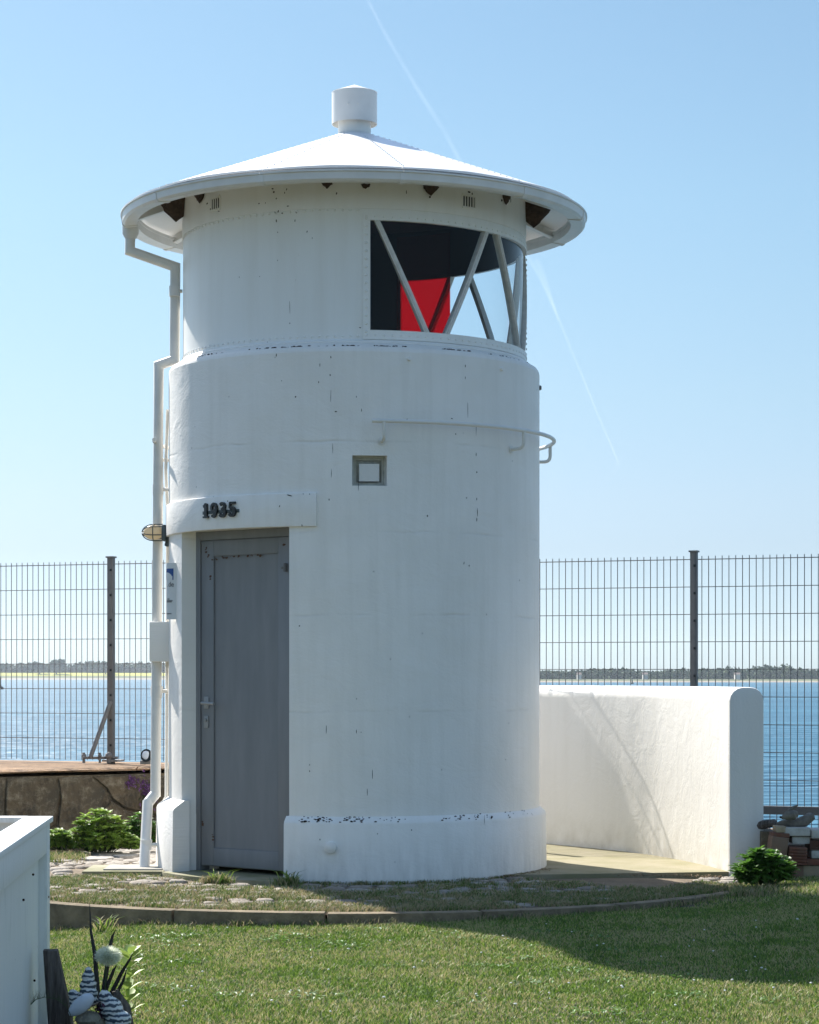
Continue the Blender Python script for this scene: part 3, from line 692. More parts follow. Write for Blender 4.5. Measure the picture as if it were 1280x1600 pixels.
# chips of paint
ch = MB()
def chip(th, r, z, a, b, rot=0):
    n = 6; vs = []
    for k in range(n):
        an = 2*math.pi*k/n; x = a*math.cos(an)*random.uniform(.6, 1.1); y = b*math.sin(an)*random.uniform(.6, 1.1)
        x, y = x*math.cos(rot)-y*math.sin(rot), x*math.sin(rot)+y*math.cos(rot); vs.append(pos(th+x/r, r+.0012, z+y))
    ch.add(vs, [tuple(range(n))])
def chips(r, lst, s=1.0):
    for (px, py, a, b) in lst: th, z = cyl(px, py, r); chip(th, r, z, a*s, b*s, random.uniform(-.4, .4) if b < 3*a else random.uniform(-.03, .03))
chips(RC, [(462, 620, .004, .006), (498, 597, .003, .007), (525, 643, .007, .004), (516, 586, .003, .006), (557, 620, .002, .006), (565, 641, .002, .010), (668, 806, .004, .006), (729, 778, .005, .003), (745, 780, .003, .010),
    (745, 738, .004, .006), (744, 710, .003, .010), (745, 812, .003, .012), (746, 800, .002, .03), (744, 670, .0015, .04), (731, 640, .0015, .05), (733, 884, .005, .005), (725, 880, .003, .008), (712, 678, .004, .004), (706, 654, .008, .003), (636, 655, .005, .003),
    (517, 558, .003, .007), (500, 570, .002, .012), (584, 893, .004, .003), (468, 978, .005, .004), (557, 1092, .003, .003), (610, 1030, .003, .003), (790, 1187, .003, .003), (690, 1203, .003, .003), (557, 1143, .002, .014), (510, 1140, .002, .03), (582, 1210, .002, .035), (574, 1238, .002, .022), (484, 1205, .003, .006), (484, 1195, .002, .005), (795, 1130, .003, .003), (560, 760, .0015, .03), (660, 990, .003, .003), (760, 960, .003, .004), (640, 1120, .003, .003),
    (432, 555, .003, .010), (440, 595, .003, .003), (358, 620, .003, .003), (305, 666, .003, .003), (300, 700, .003, .005), (745, 665, .002, .012), (727, 572, .003, .008), (727, 590, .002, .01), (520, 700, .0012, .04), (518, 740, .0012, .03), (517, 620, .0012, .04)], 1.15)
chips(RP, [(498, 1344, .003, .006), (493, 1325, .003, .006), (542, 1342, .005, .003), (590, 1303, .003, .003), (643, 1297, .004, .004), (715, 1327, .004, .003), (757, 1281, .0015, .03), (663, 1350, .003, .003), (500, 1312, .004, .005), (620, 1330, .003, .003), (676, 1340, .002, .002)], 1.2)
for _ in range(110):                                                           # broken edge at the plinth top
    px = random.choice((475, 485, 500, 510, 540, 547, 560, 600, 615, 700, 710, 730, 745, 755, 765, 800, 825, 500, 545, 740))+random.gauss(0, 9)
    if not 452 < px < 845: continue
    th = hit(px, RP); f = random.random(); r = RP+(RC-RP)*f
    n = 6; z = .362+.03*f; a = random.uniform(.004, .011)
    ch.add([pos(th+a*math.cos(k)*random.uniform(.6, 1.2)/r, r+.0025, z+a*.45*math.sin(k)) for k in range(6)], [tuple(range(6))])
for _ in range(150):                                                           # and under the lantern ring
    px = random.choice((310, 320, 400, 425, 445, 455, 470, 530, 560, 590, 620, 700, 715, 730, 780, 800))+random.gauss(0, 14)
    th = hit(max(292, min(px, 826)), RC-.02); chip(th, RC-.018, 3.214+random.uniform(-.004, .006), random.uniform(.005, .018), random.uniform(.002, .005))
chips(RL+.005, [(428, 300, .006, .008), (432, 310, .005, .005), (445, 301, .004, .006), (435, 330, .005, .009), (432, 345, .004, .010), (448, 296, .004, .007), (426, 295, .008, .005), (405, 318, .005, .005), (415, 317, .003, .005), (526, 302, .004, .008), (463, 332, .003, .008), (461, 345, .003, .008), (430, 332, .003, .008), (441, 333, .006, .004), (450, 322, .007, .003), (672, 308, .008, .007), (635, 300, .003, .012), (733, 300, .012, .006), (738, 303, .006, .009), (784, 313, .01, .008), (798, 314, .005, .012), (342, 330, .01, .003), (324, 318, .01, .006), (329, 327, .006, .006), (434, 363, .004, .004)], 1.1)
chips(RL, [(453, 480, .0012, .045), (453, 505, .003, .004), (480, 362, .003, .007), (488, 372, .002, .006), (434, 407, .003, .003), (406, 432, .003, .003), (374, 433, .002, .006), (418, 535, .003, .006), (563, 512, .007, .003)], 1.1)
chips(1.222, [(356, 783, .004, .004), (437, 791, .004, .006), (472, 821, .003, .007), (484, 772, .003, .004), (474, 772, .003, .003), (334, 776, .003, .003), (452, 774, .02, .004)], 1.1)
ch.build('paint_chips', M['chip'], LH, kind='stuff')
# rain pipe -------------------------------------------------------------
Yp = 14.98
dpipe = thing_pipe = None
pth = [P(204, 352, Yp), P(203, 392, Yp), P(274, 417, Yp), P(273, 562, Yp-.01), P(248, 571, Yp-.02), P(247, 770, Yp-.03), P(243, 1245, Yp-.06)]
m = MB(); m.tube(pth, .033, 16); m.tube([P(231, 1252, Yp-.09), P(225, 1362, Yp-.33)], .034, 16)
m.tube([P(243, 1240, Yp-.06), P(231, 1255, Yp-.09)], .0345, 16)
pipe = m.build('downpipe', M['pipe'], LH, smooth=True, angle=30)
m = MB(); m.tube([P(204, 347, Yp), P(204, 366, Yp), P(204, 373, Yp)], [.055, .053, .036], 18); m.build('gutter_outlet', M['gutter'], pipe, smooth=True, angle=30)
for (px, py, ex) in ((273, 455, 285), (247, 765, 264), (244, 1080, 262), (229, 1320, 248)):
    y_ = Yp-.03 if py < 1200 else Yp-.24
    m = MB(); m.tube([P(px, py-8, y_), P(px, py+8, y_)], .036, 16); m.tube([P(px+5, py, y_), P(ex, py, y_)], .012, 8); m.build('pipe_clamp', M['pipe'], pipe, smooth=True, angle=30)
m = MB(); m.tube([P(273, 448, Yp-.005), P(273, 462, Yp-.005)], .0355, 16); m.build('pipe_sleeve', M['pipe'], pipe, smooth=True)
m = MB(); m.tube([P(246, 1072, Yp-.05), P(245, 1090, Yp-.05)], .0355, 16); m.build('pipe_sleeve', M['pipe'], pipe, smooth=True)
m = MB(); m.tube([P(262, 640, 15.0), P(259, 735, 15.0), P(262, 800, 15.0), P(260, 1245, 14.98), P(251, 1262, 14.95), P(249, 1350, 14.8)], .011, 8); m.build('cable_conduit', M['pipe'], LH, smooth=True)
m = MB(); m.box(((X(235, 14.9)+X(276, 14.9))/2, 14.93, (Z(972, 14.9)+Z(1034, 14.9))/2), (X(276, 14.9)-X(235, 14.9), .18, Z(972, 14.9)-Z(1034, 14.9)))
m.build('pipe_casing', M['render'], LH, bevel=.006)
# bulkhead lamp -----------------------------------------------------------
lc = P(240, 832, 14.86)
m = MB(); m.blob(lc, (.066, .048, .048), 16, 10); lam = m.build('wall_lamp', M['lampglass'], LH, smooth=True)
m = MB(); e = P(256, 833, 14.86); m.box(e+Vector((.004,0,0)), (.03, .10, .105)); m.box(P(262, 837, 14.87), (.05, .05, .075), (1, 0, -.4), (0, 1, 0)); m.box(P(262, 847, 14.87), (.03, .03, .06), (1, 0, -.3), (0, 1, 0)); m.build('lamp_base', M['lampbase'], lam, bevel=.012)
m = MB()
for k in range(3):
    an = k*math.pi/3+.35; q = Vector((0, math.cos(an), math.sin(an)))
    m.tube([lc+Vector((.058, 0, 0))+q*.054]+[lc+Vector((-.075*math.sin(t), 0, 0))+q*.054*math.cos(t) for t in [i*math.pi/10 for i in range(11)]]+[lc+Vector((.058, 0, 0))-q*.054], .0035, 6, mitre=False)
m.tube([lc+Vector((.0, .056*math.cos(t), .056*math.sin(t))) for t in [i*math.pi/10 for i in range(21)]], .0035, 6, mitre=False); m.build('lamp_cage', M['lampbase'], lam, smooth=True)
# plaque on the left of the doorway -----------------------------------------
y_ = 14.60; pc = P(262, 924, y_); x0, x1 = X(256.5, y_), X(277.5, y_); zt, zb = Z(880, y_), Z(968, y_)
cx, rw_ = pc.x-.03, .135
def plq(u, z, w_=0): # convex sheet turned to the left front
    t = R_(-62)+u*R_(78); return Vector((x0+.008+(x1-x0+.012)*(math.sin(t)+.96)/1.25, y_-.05+.07*(1-math.cos(t))-w_, z))
m = MB(); n = 10; vs = [plq(i/n, z) for z in (zb, zt) for i in range(n+1)]+[plq(i/n, z)+Vector((0, .012, 0)) for z in (zb, zt) for i in range(n+1)]
k = n+1; fs = []
for i in range(n): fs += [(i, i+1, k+i+1, k+i), (2*k+i, 3*k+i, 3*k+i+1, 2*k+i+1), (i, 2*k+i, 2*k+i+1, i+1), (k+i, k+i+1, 3*k+i+1, 3*k+i)]
m.add(vs, fs+[(0, k, 3*k, 2*k), (n, 2*k+n, 3*k+n, k+n)]); pq = m.build('plaque', M['plaque'], LH, smooth=True, angle=50)
m = MB(); ed = plq(1, 0); 
m.box((ed.x-.004, ed.y+.012, (zt+zb)/2), (.016, .026, zt-zb+.004)); m.box((ed.x+.006, ed.y+.03, (zt+zb)/2), (.012, .05, zt-zb+.004)); m.build('plaque_edge', M['alu'], pq, bevel=.001)
def patch(m, u0, u1, z0, z1, w_=.0015, n=6):
    vs = [plq(u0+(u1-u0)*i/n, z, w_) for z in (z0, z1) for i in range(n+1)]; m.add(vs, [(i, i+1, n+2+i, n+1+i) for i in range(n)])
H_ = zt-zb
m = MB(); patch(m, .05, .62, zt-.30*H_, zt-.10*H_); m.build('plaque_emblem', M['blue'], pq)
m = MB(); 
for i in range(8):
    f = i/8; t0_ = .05+.5*f; patch(m, t0_, t0_+.5/8, zt-.30*H_, zt-.30*H_+.135*H_*math.sqrt(max(0, 1-f*f)), .0025, 1)
m.build('emblem_wave', M['plaque'], pq)
def glyphs(txt, size, u_end, z, name):
    cu = bpy.data.curves.new(name, 'FONT'); cu.body = txt; cu.size = size; ob = bpy.data.objects.new(name, cu); C.objects.link(ob)
    bpy.context.view_layer.update(); me = bpy.data.meshes.new_from_object(ob); bpy.data.objects.remove(ob)
    xs_ = [v.co.x for v in me.vertices]; x_hi = max(xs_); m = MB()
    m.add([plq(u_end-(x_hi-v.co.x)*9.0, z+v.co.y, .0022) for v in me.vertices], [tuple(p.vertices) for p in me.polygons]); return m.build('plaque_text', M['ink'], pq)
glyphs('.de', .045, .64, zt-.42*H_, 'lettering')
for (z, a, b) in ((.64, .15, .35), (.67, .10, .56), (.69, .10, .50), (.90, .08, .48)):
    m = MB(); k = a
    while k < b: patch(m, k, min(k+.05, b), zt-z*H_-.003, zt-z*H_+.003, .0022, 1); k += .07
    m.build('plaque_text', M['ink'], pq)

# ------------------------------------------------------------------ swallows' nests
def nest(px, py, sx, sz, lab, r=RL+.005, dz=0, out=.06):
    th, z = cyl(px, py, r); c = pos(th, r+out*.35, z); m = MB(); t = Vector((math.cos(th), math.sin(th), 0)); nr = Vector((math.sin(th), -math.cos(th), 0))
    n, k = 10, 7
    for i in range(k+1):
        f = i/k; w_ = math.sin(min(f*1.15+.02, 1)*math.pi/2)
        for j in range(n):
            a = 2*math.pi*j/n; q = random.uniform(.82, 1.15)
            m.v.append(tuple(c+t*math.cos(a)*sx*w_*q+nr*math.sin(a)*out*w_*q+UP*(-sz+2*sz*f+random.uniform(-.006, .006))))
    for i in range(k):
        for j in range(n): a = i*n+j; b = i*n+(j+1) % n; m.f.append((a, b, b+n, a+n)); m.m.append(0)
    m.f.append(tuple(range(n-1, -1, -1))); m.m.append(0); m.f.append(tuple(k*n+j for j in range(n))); m.m.append(0)
    o = m.build('swallow_nest', M['mud'], loc=c, smooth=True); return tag(o, lab, 'nest', "swallows' nests under the eaves")
nest(287, 322, .07, .10, 'largest dark mud nest hanging under the eave at the left edge of the lantern', out=.14)
nest(314, 306, .07, .045, 'ragged dark nest remains beside the left air grille', out=.03)
nest(511, 288, .036, .024, 'small broken mud nest stub under the gutter above the tower middle', out=.02)
nest(571, 291, .028, .012, 'tiny dark nest trace under the gutter left of the lantern window', out=.015)
nest(672, 296, .055, .036, 'small brown wedge shaped nest under the gutter above the lantern window', out=.03)
nest(789, 312, .03, .03, 'small ragged nest between the right grille and the right edge of the lantern', out=.03)
nest(822, 330, .08, .105, 'big brown triangular nest under the eave at the right edge of the lantern', out=.14)

# ------------------------------------------------------------------ curved garden wall
def catmull(pts, n=6):
    out = []
    for i in range(len(pts)-1):
        p0 = Vector(pts[max(i-1, 0)]); p1 = Vector(pts[i]); p2 = Vector(pts[i+1]); p3 = Vector(pts[min(i+2, len(pts)-1)])
        for k in range(n):
            t = k/n; out.append(.5*((2*p1)+(p2-p0)*t+(2*p0-5*p1+4*p2-p3)*t*t+(3*p1-p0-3*p2+p3)*t**3))
    out.append(Vector(pts[-1])); return out
wp = catmull(WP, 6); TH = .225; top = 1.165; rad = .085
gw = thing('garden_wall', 'thick curved white rendered wall with rounded top right of the lighthouse', 'wall', (1.6, 15.6, 0))
m = MB(); prof = [(0, -.15), (0, .5), (0, top-rad)]+[(rad-rad*math.cos(a), top-rad+rad*math.sin(a)) for a in (R_(22), R_(45), R_(68), R_(90))]+[(TH-rad+rad*math.sin(a), top-rad+rad*math.cos(a)) for a in (0, R_(22), R_(45), R_(68), R_(90))]+[(TH, -.15)]
k = len(prof); n = len(wp)
for i, p in enumerate(wp):
    d = (wp[min(i+1, n-1)]-wp[max(i-1, 0)]).normalized(); nn = Vector((-d.y, d.x))    # towards the outside (away from the tower)
    if i >= n-1: d = (wp[-1]-wp[-2]).normalized(); nn = Vector((-d.y, d.x))
    for (o_, z_) in prof:
        zz = z_
        m.v.append((p.x+nn.x*o_, p.y+nn.y*o_, zz))
for i in range(n-1):
    for j in range(k-1): a = i*k+j; m.f.append((a, a+1, a+k+1, a+k)); m.m.append(0)
m.f.append(tuple(range(k))); m.m.append(0); m.f.append(tuple((n-1)*k+j for j in range(k-1, -1, -1))); m.m.append(0)
m.build('wall_body', M['wall'], gw, bevel=.018, angle=50)

# ------------------------------------------------------------------ sea wall, fence
def fy(x): return 17.575-.38*x
sw = thing('sea_wall', 'dark weathered stone sea wall with beige coping behind the plants', 'wall', (-3, 17.5, 0))
zt_ = .53
def front(x): return min(17.15+.6*(x+3.05), fy(x)-.32) if x > -3.6 else 16.82+.02*(x+3.6)
m = MB(); xs = [-9+.25*i for i in range(34)]; 
for x in xs:
    yf, yb = front(x), fy(x)+.35
    for (yy, z_) in ((yf, -.3), (yf+random.uniform(-.01, .01), .15), (yf+random.uniform(-.01, .01), zt_-.05), (yb, zt_-.05), (yb, -3)): m.v.append((x, yy, z_))
for i in range(len(xs)-1):
    for j in range(4): a = i*5+j; m.f.append((a, a+5, a+6, a+1)); m.m.append(0)
m.f.append((0, 1, 2, 3, 4)); m.m.append(0); l_ = (len(xs)-1)*5; m.f.append((l_+4, l_+3, l_+2, l_+1, l_)); m.m.append(0)
m.build('wall_body', M['seawall'], sw, smooth=True)
# stone faces: irregular blocks with deep joints
def stone(pts):
    n = len(pts); m = MB(); cxy = Vector((sum(p[0] for p in pts)/n, sum(p[1] for p in pts)/n)); vs = []
    for f, out in ((1.0, .02), (.985, -.016), (.93, -.03)):
        for p in pts: q = cxy+(Vector(p)-cxy)*f; vs.append((q.x, front(q.x)+out+random.uniform(-.003, .003), q.y))
    fs = [tuple(2*n+i for i in range(n))]
    for j in range(2):
        for i in range(n): fs.append((j*n+i, j*n+(i+1) % n, j*n+n+(i+1) % n, j*n+n+i))
    m.add(vs, fs); m.build('stone', M['seawall'], sw, loc=(cxy.x, front(cxy.x), cxy.y), bevel=.0)
cols = [-4.6, -4.0, -3.62, -3.28, -2.72, -2.35, -1.75, -1.2]
xa = lambda px: X(px, 17.05)
stone([(xa(-120), -.1), (xa(-3), -.1), (xa(3), .2), (xa(0), .47), (xa(-120), .47)])
stone([(xa(4), .20), (xa(6), .47), (xa(77), .47), (xa(82), .33), (xa(76), .12), (xa(50), .03), (xa(20), .09)])
stone([(xa(0), -.1), (xa(2), .15), (xa(20), .07), (xa(50), .01), (xa(74), .08), (xa(82), -.1)])
stone([(xa(80), .10), (xa(85), .33), (xa(80), .47), (xa(128), .47), (xa(150), .36), (xa(143), .2), (xa(120), .0), (xa(95), -.02)])
stone([(xa(131), .47), (xa(190), .47), (xa(260), .46), (xa(262), .18), (xa(225), .16), (xa(180), .22), (xa(160), .30), (xa(152), .38)])
stone([(xa(146), .20), (xa(158), .28), (xa(182), .20), (xa(225), .14), (xa(262), .16), (xa(262), -.1), (xa(150), -.1), (xa(126), -.0)])
stone([(xa(85), -.1), (xa(92), -.04), (xa(120), -.02), (xa(145), -.1)])
stone([(xa(265), -.1), (xa(265), .47), (xa(330), .47), (xa(330), -.1)])
for (a, b) in ((-9, -6.2), (-6.19, -4.0), (-3.99, -2.1), (-2.09, -.75)):
    m = MB(); n = 8
    for i in range(n+1):
        x = a+(b-a)*i/n; m.v += [(x, front(x)-.03+random.uniform(-.012, .012), zt_-.022), (x, front(x)-.035+random.uniform(-.012, .012), zt_-.010), (x, front(x)+.02, zt_+.004), (x, fy(x)+.38, zt_), (x, fy(x)+.38, zt_-.049)]
    for i in range(n):
        for j in range(5): p_ = i*5+j; q_ = i*5+(j+1) % 5; m.f.append((p_, p_+5, q_+5, q_)); m.m.append(0)
    m.f += [(0, 1, 2, 3, 4), (n*5+4, n*5+3, n*5+2, n*5+1, n*5)]; m.m += [0, 0]
    m.build('coping_stone', M['cap'], sw)
qy = thing('quay_edge', 'low concrete quay edge under the fence right of the curved wall', 'wall', (3, 16.6, 0))
m = MB(); n = 20
for i in range(n+1):
    x = -.74+9*i/n; m.v += [(x, fy(x)-.22, -.3), (x, fy(x)-.22, .115), (x, fy(x)+.35, .115), (x, fy(x)+.35, -3)]
for i in range(n):
    for j in range(3): a = i*4+j; m.f.append((a, a+4, a+5, a+1)); m.m.append(0)
m.build('edge_body', M['cap'], qy)
m = MB().add([(-9, 16.9, -.06), (8, 13.6, -.06), (8, 17.8, -.06), (-9, 21, -.06)], [(0, 1, 2, 3)])
# fence
fn_ = thing('mesh_fence', 'grey double wire mesh fence on galvanised posts along the water', 'fence', (0, fy(0), 0))
fd = Vector((1, -.38, 0)).normalized(); fnrm = Vector((.38, 1, 0)).normalized()
def fp(s, z): return Vector((-2.377, 18.48, 0))+fd*s+UP*z     # s=0 at the left post
sp = 2.385
posts = [-2*sp, -sp, 0, sp, 2*sp, 3*sp]
vw = {}
def wire_mesh(h):
    m = MB(); m.tube([(0, 0, 0), (0, 0, h)], .0032, 5); o = m.build('vertical_wire', M['wire']); me = o.data; bpy.data.objects.remove(o); return me
VW = {1: wire_mesh(1.60), 2: wire_mesh(2.03)}
def hwire(L):
    m = MB(); m.tube([(0, 0, 0), (L, 0, 0)], .0027, 5); o = m.build('horizontal_wire', M['wire']); me = o.data; bpy.data.objects.remove(o); return me
HW = hwire(sp-.03)
ang = math.atan2(fd.y, fd.x)
for i in range(len(posts)-1):
    left = posts[i] < sp-.1; zt2 = 2.131 if left else 2.083; h = 1.60 if left else 2.03
    s0 = posts[i]+.015
    # frame rail piece carries the panel
    m = MB(); m.tube([fp(s0, zt2)-fnrm*.006, fp(s0+sp-.03, zt2)-fnrm*.006], .0036, 5); pan = m.build('mesh_panel', M['wire'], fn_, loc=fp(s0, 0))
    for k in range(47):
        o = bpy.data.objects.new('vertical_wire', VW[1 if left else 2]); C.objects.link(o); o.parent = pan; o.location = fd*(.035+.05*k)+UP*(zt2+.025-h)
    for k in range(int(h/.2)+1):
        for s_ in ((1,) if k == 0 else (-1, 1)):
            o = bpy.data.objects.new('horizontal_wire', HW); C.objects.link(o); o.parent = pan; o.location = fnrm*.006*s_+UP*(zt2-.2*k); o.rotation_euler = (0, 0, ang)
for s in posts:
    left = s < sp-.1; z0 = .53 if left else .11; zt2 = 2.18 if left else 2.135
    m = MB(); m.box(fp(s, (z0+zt2)/2)-fnrm*.035, (.05, .045, zt2-z0), fd, fnrm); m.box(fp(s, (z0+zt2)/2)-fnrm*.055+fd*.004, (.022, .012, zt2-z0-.02), fd, fnrm)
    po = m.build('post', M['post'], fn_, loc=fp(s, z0), bevel=.003)
    m = MB(); m.box(fp(s, zt2+.005)-fnrm*.035, (.066, .066, .012), fd, fnrm); m.build('post_cap', M['post'], po)
    m = MB()
    for k in range(8):
        zz = zt2-.10-.2*k
        if zz > z0+.1: m.box(fp(s, zz)-fnrm*.064+fd*.012, (.016, .010, .018), fd, fnrm)
    m.build('wire_clips', M['black'], po, kind='stuff')
m = MB(); m.box(fp(3.6*sp/1.5, .27)-fnrm*.03, (sp*1.9, .05, .06), fd, fnrm); m.build('bottom_rail', M['post'], fn_)
# brace of the left post
b0 = P(173, 1096, 18.42); b1 = P(141, 1184, 18.30); m = MB(); m.tube([b0, b1], .018, 8); br = m.build('brace', M['post'], fn_, smooth=True)
m = MB(); m.tube([P(129, 1184, 18.3), P(184, 1184, 18.4)], .010, 8)
for px, r_ in ((131, .02), (156, .016), (170, .03)): m.tube([P(px, 1176, 18.33), P(px, 1192, 18.33)], r_*.6, 8); m.blob(P(px, 1181, 18.33), r_, 8, 6)
m.build('base_bracket', M['post'], fn_, smooth=True)
m = MB(); m.box(P(177, 1188.5, 18.44), (.14, .12, .015), fd, fnrm); m.build('base_plate', M['steel'], fn_)
# garden spot lamp on the sea wall
sl = thing('spot_lamp', 'small round garden spot lamp standing on the sea wall coping beside the downpipe', 'lamp', tuple(P(231, 1192, 17.7)))
m = MB(); c = P(232, 1182, 17.7); m.tube([c+Vector((.03, .04, 0)), c+Vector((-.01, -.06, .01))], [.03, .05], 16); m.build('housing', M['black'], sl, smooth=True, angle=30)
m = MB(); m.blob(c+Vector((-.01, -.062, .011)), (.034, .008, .034), 12, 6); m.build('lens', M['shellwhite'], sl, smooth=True)
m = MB(); m.box(P(230, 1191, 17.7), (.10, .09, .03)); m.build('foot', M['post'], sl, bevel=.004)

# ------------------------------------------------------------------ drain slab, box
dr = thing('drain_cover', 'pale concrete drain slab under the foot of the downpipe', 'drain', (X(205, 14.7), 14.7, 0))
m = MB(); m.box((X(200, 14.7), 14.66, -.010), (X(262, 14.7)-X(138, 14.7), .50, .045)); m.build('slab', M['slab'], dr, bevel=.004)
m = MB(); m.box((X(213, 14.7), 14.66, .014), (X(258, 14.7)-X(168, 14.7), .34, .014)); m.build('plate', M['drain'], dr, bevel=.003)

pb = thing('wooden_planter', 'white painted open wooden box cropped by the left edge of the photo', 'planter', (-2.0, 8.1, -.18))
cx0 = -1.405; zt3 = .687; y1, y0_ = 9.0, 6.9
def side(y): return cx0+(9.0-y)*.065
sdv = Vector((-.065, 1, 0)).normalized(); sdn = Vector((1, .065, 0)).normalized()
def sbox(m, ya, yb, z0, z1, o0, o1):
    p = Vector((side((ya+yb)/2), (ya+yb)/2, (z0+z1)/2))+sdn*(o0+o1)/2; m.box(p, (abs(yb-ya)*1.002, abs(o1-o0), z1-z0), sdv, sdn*-1, UP)
m = MB(); sbox(m, y0_, y1-.03, -.17, zt3-.03, -.065, -.034); m.build('side_board', M['planter'], pb)
m = MB(); sbox(m, y1-.11, y1, -.19, zt3-.02, -.075, 0); m.build('corner_post', M['planter'], pb, bevel=.004)
m = MB(); sbox(m, y0_, y1-.11, zt3-.135, zt3-.0201, -.049, -.002); m.build('top_rail', M['planter'], pb, bevel=.003)
m = MB(); sbox(m, y0_, y1+.012, zt3-.0195, zt3+.002, -.095, .012); m.build('rim', M['planter'], pb, bevel=.003)
m = MB(); m.box((cx0-.60, y1-.045, zt3-.008), (1.03, .10, .022)); m.build('rim', M['planter'], pb, bevel=.003)
m = MB(); m.box((cx0-.56, y1-.05, .25), (1.0, .03, .84)); m.build('back_board', M['planter'], pb)
m = MB(); m.box((cx0-.60, 7.9, zt3-.13), (1.05, 2.0, .02)); m.build('inner_board', M['timber'], pb)
m = MB()
for (yy, zz) in ((8.55, .50), (8.2, .44), (8.93, .38), (8.93, .05), (8.6, .1), (8.93, -.02)): m.blob(Vector((side(yy), yy, zz))+sdn*(-.021 if yy < 8.9 else .0), .005, 6, 4)
m.build('nail_heads', M['chip'], pb, kind='stuff')

# ------------------------------------------------------------------ foreground decoration
dw = MB(); pts = [P(100, 1660, 8.6), P(94, 1580, 8.6), P(86, 1530, 8.6), P(79, 1484, 8.6)]
for i, p in enumerate(pts):
    hw, hd = (.043, .042, .034, .027)[i], (.03, .03, .026, .024)[i]
    for (a, b) in ((-1, -1), (.1, -1.25), (1, -.9), (1.05, 1), (-1, 1)): dw.v.append((p.x+a*hw+random.uniform(-.004, .004), p.y+b*hd, p.z+random.uniform(-.004, .004)))
for i in range(3):
    for j in range(5): a = i*5+j; b = i*5+(j+1) % 5; dw.f.append((a, b, b+5, a+5)); dw.m.append(0)
dw.f += [(4, 3, 2, 1, 0), (15, 16, 17, 18, 19)]; dw.m += [0, 0]
tag(dw.build('driftwood_post', M['drift'], loc=tuple(P(92, 1640, 8.6)), bevel=.002), 'leaning dark driftwood stake beside the white wooden box', 'driftwood')
def spiral_shell(name_lab, c, r0, h, turns, axis):
    m = MB(); n, k = 18, 30; ax = Vector(axis).normalized(); u = ax.cross(Vector((0, 1, .1))).normalized(); v = ax.cross(u)
    for i in range(k+1):
        f = i/k; ph = f*turns*2*math.pi; r = r0*math.sqrt(max(.004, 1-f**1.7))*(.80+.24*abs(math.sin(f*turns*math.pi))**.6)*(math.sin(min(f*4+.45, 1)*math.pi/2))
        for j in range(n):
            a = 2*math.pi*j/n; rj = r*(1+.05*math.sin(a+ph)); p = Vector((rj*math.cos(a), rj*math.sin(a), -h*.4+h*f+.012*r/r0*math.sin(a))); m.v.append(tuple(Vector(c)+u*p.x+v*p.y+ax*p.z))
    for i in range(k):
        for j in range(n): a = i*n+j; b = i*n+(j+1) % n; m.f.append((a, b, b+n, a+n)); m.m.append(0)
    m.f.append(tuple(range(n))); m.m.append(0)
    return tag(m.build('turban_shell', M['shellstripe'], loc=tuple(c), smooth=True, angle=80), name_lab, 'shell', 'striped sea shells in the decoration')
SX_ = 8.5
spiral_shell('blue and white striped spiral shell standing upright, topmost of the decoration', P(138, 1548, SX_), .038, .15, 4.5, (0.02, -.1, 1))
s2 = spiral_shell('large blue and white striped shell lying right of the purple flower', P(178, 1585, SX_-.03), .052, .17, 2.6, (-.45, -.2, 1))
spiral_shell('round striped shell half hidden behind the flat pale shell', P(124, 1567, SX_+.02), .038, .10, 2.5, (-.5, -.2, .8))
m = MB(); c = P(127, 1572, SX_-.09); ax = Vector((.72, -.0, .62)).normalized(); ay = Vector((-.62, -.35, .70)).normalized(); az = ax.cross(ay).normalized()
n = 20
for (f, d) in ((0, .012), (.5, .009), (.85, .002), (1, -.005)):
    for j in range(n): a = 2*math.pi*j/n; m.v.append(tuple(c+ax*math.cos(a)*.056*f+ay*math.sin(a)*.030*f*(1+.1*math.cos(a))-az*d*-1))
for i in range(3):
    for j in range(n): a = i*n+j; b = i*n+(j+1) % n; m.f.append((a, b, b+n, a+n)); m.m.append(0)
nn_ = len(m.v)
for j in range(n): m.v.append(tuple(Vector(m.v[3*n+j])-az*.006))
m.f += [(3*n+j, 3*n+(j+1) % n, nn_+(j+1) % n, nn_+j) for j in range(n)]; m.m += [0]*n; m.f.append(tuple(nn_+j for j in range(n))); m.m.append(0)
tag(m.build('mussel_shell', M['shellwhite'], loc=tuple(c), smooth=True), 'smooth pale blue oval shell leaning in front of the striped shells', 'shell')
m = MB(); m.blob(P(140, 1594, SX_-.05), (.055, .05, .032), 12, 8, .12); tag(m.build('mossy_stone', M['stone'], loc=tuple(P(140, 1594, SX_-.05)), smooth=True), 'rough mossy stone under the pale oval shell', 'stone')
m = MB(); m.tube([P(192, 1610, SX_+.08), P(190, 1575, SX_+.06), P(180, 1548, SX_+.05)], [.045, .034, .012], 9); tag(m.build('driftwood_knot', M['drift'], loc=tuple(P(190, 1600, SX_+.06)), smooth=True), 'dark knotty root piece behind the large striped shell', 'driftwood')
m = MB(); m.blob(P(146, 1652, SX_+.02), (.16, .13, .11), 16, 10, .07); tag(m.build('boulder', M['drift'], loc=tuple(P(150, 1680, SX_+.02)), smooth=True), 'dark boulder carrying the shells, mostly below the photo edge', 'stone')
def blade_leaf(m, pts, wd):
    n = len(pts)
    L = [];
    for i, p in enumerate(pts):
        w_ = wd*(1-(i/(n-1))**2.2)+.0006; L += [p+Vector((-w_, 0, 0)), p+Vector((0, -w_*.5, 0)), p+Vector((w_, 0, 0))]
    m.add(L, [(3*i+j, 3*i+j+1, 3*i+j+4, 3*i+j+3) for i in range(n-1) for j in range(2)])
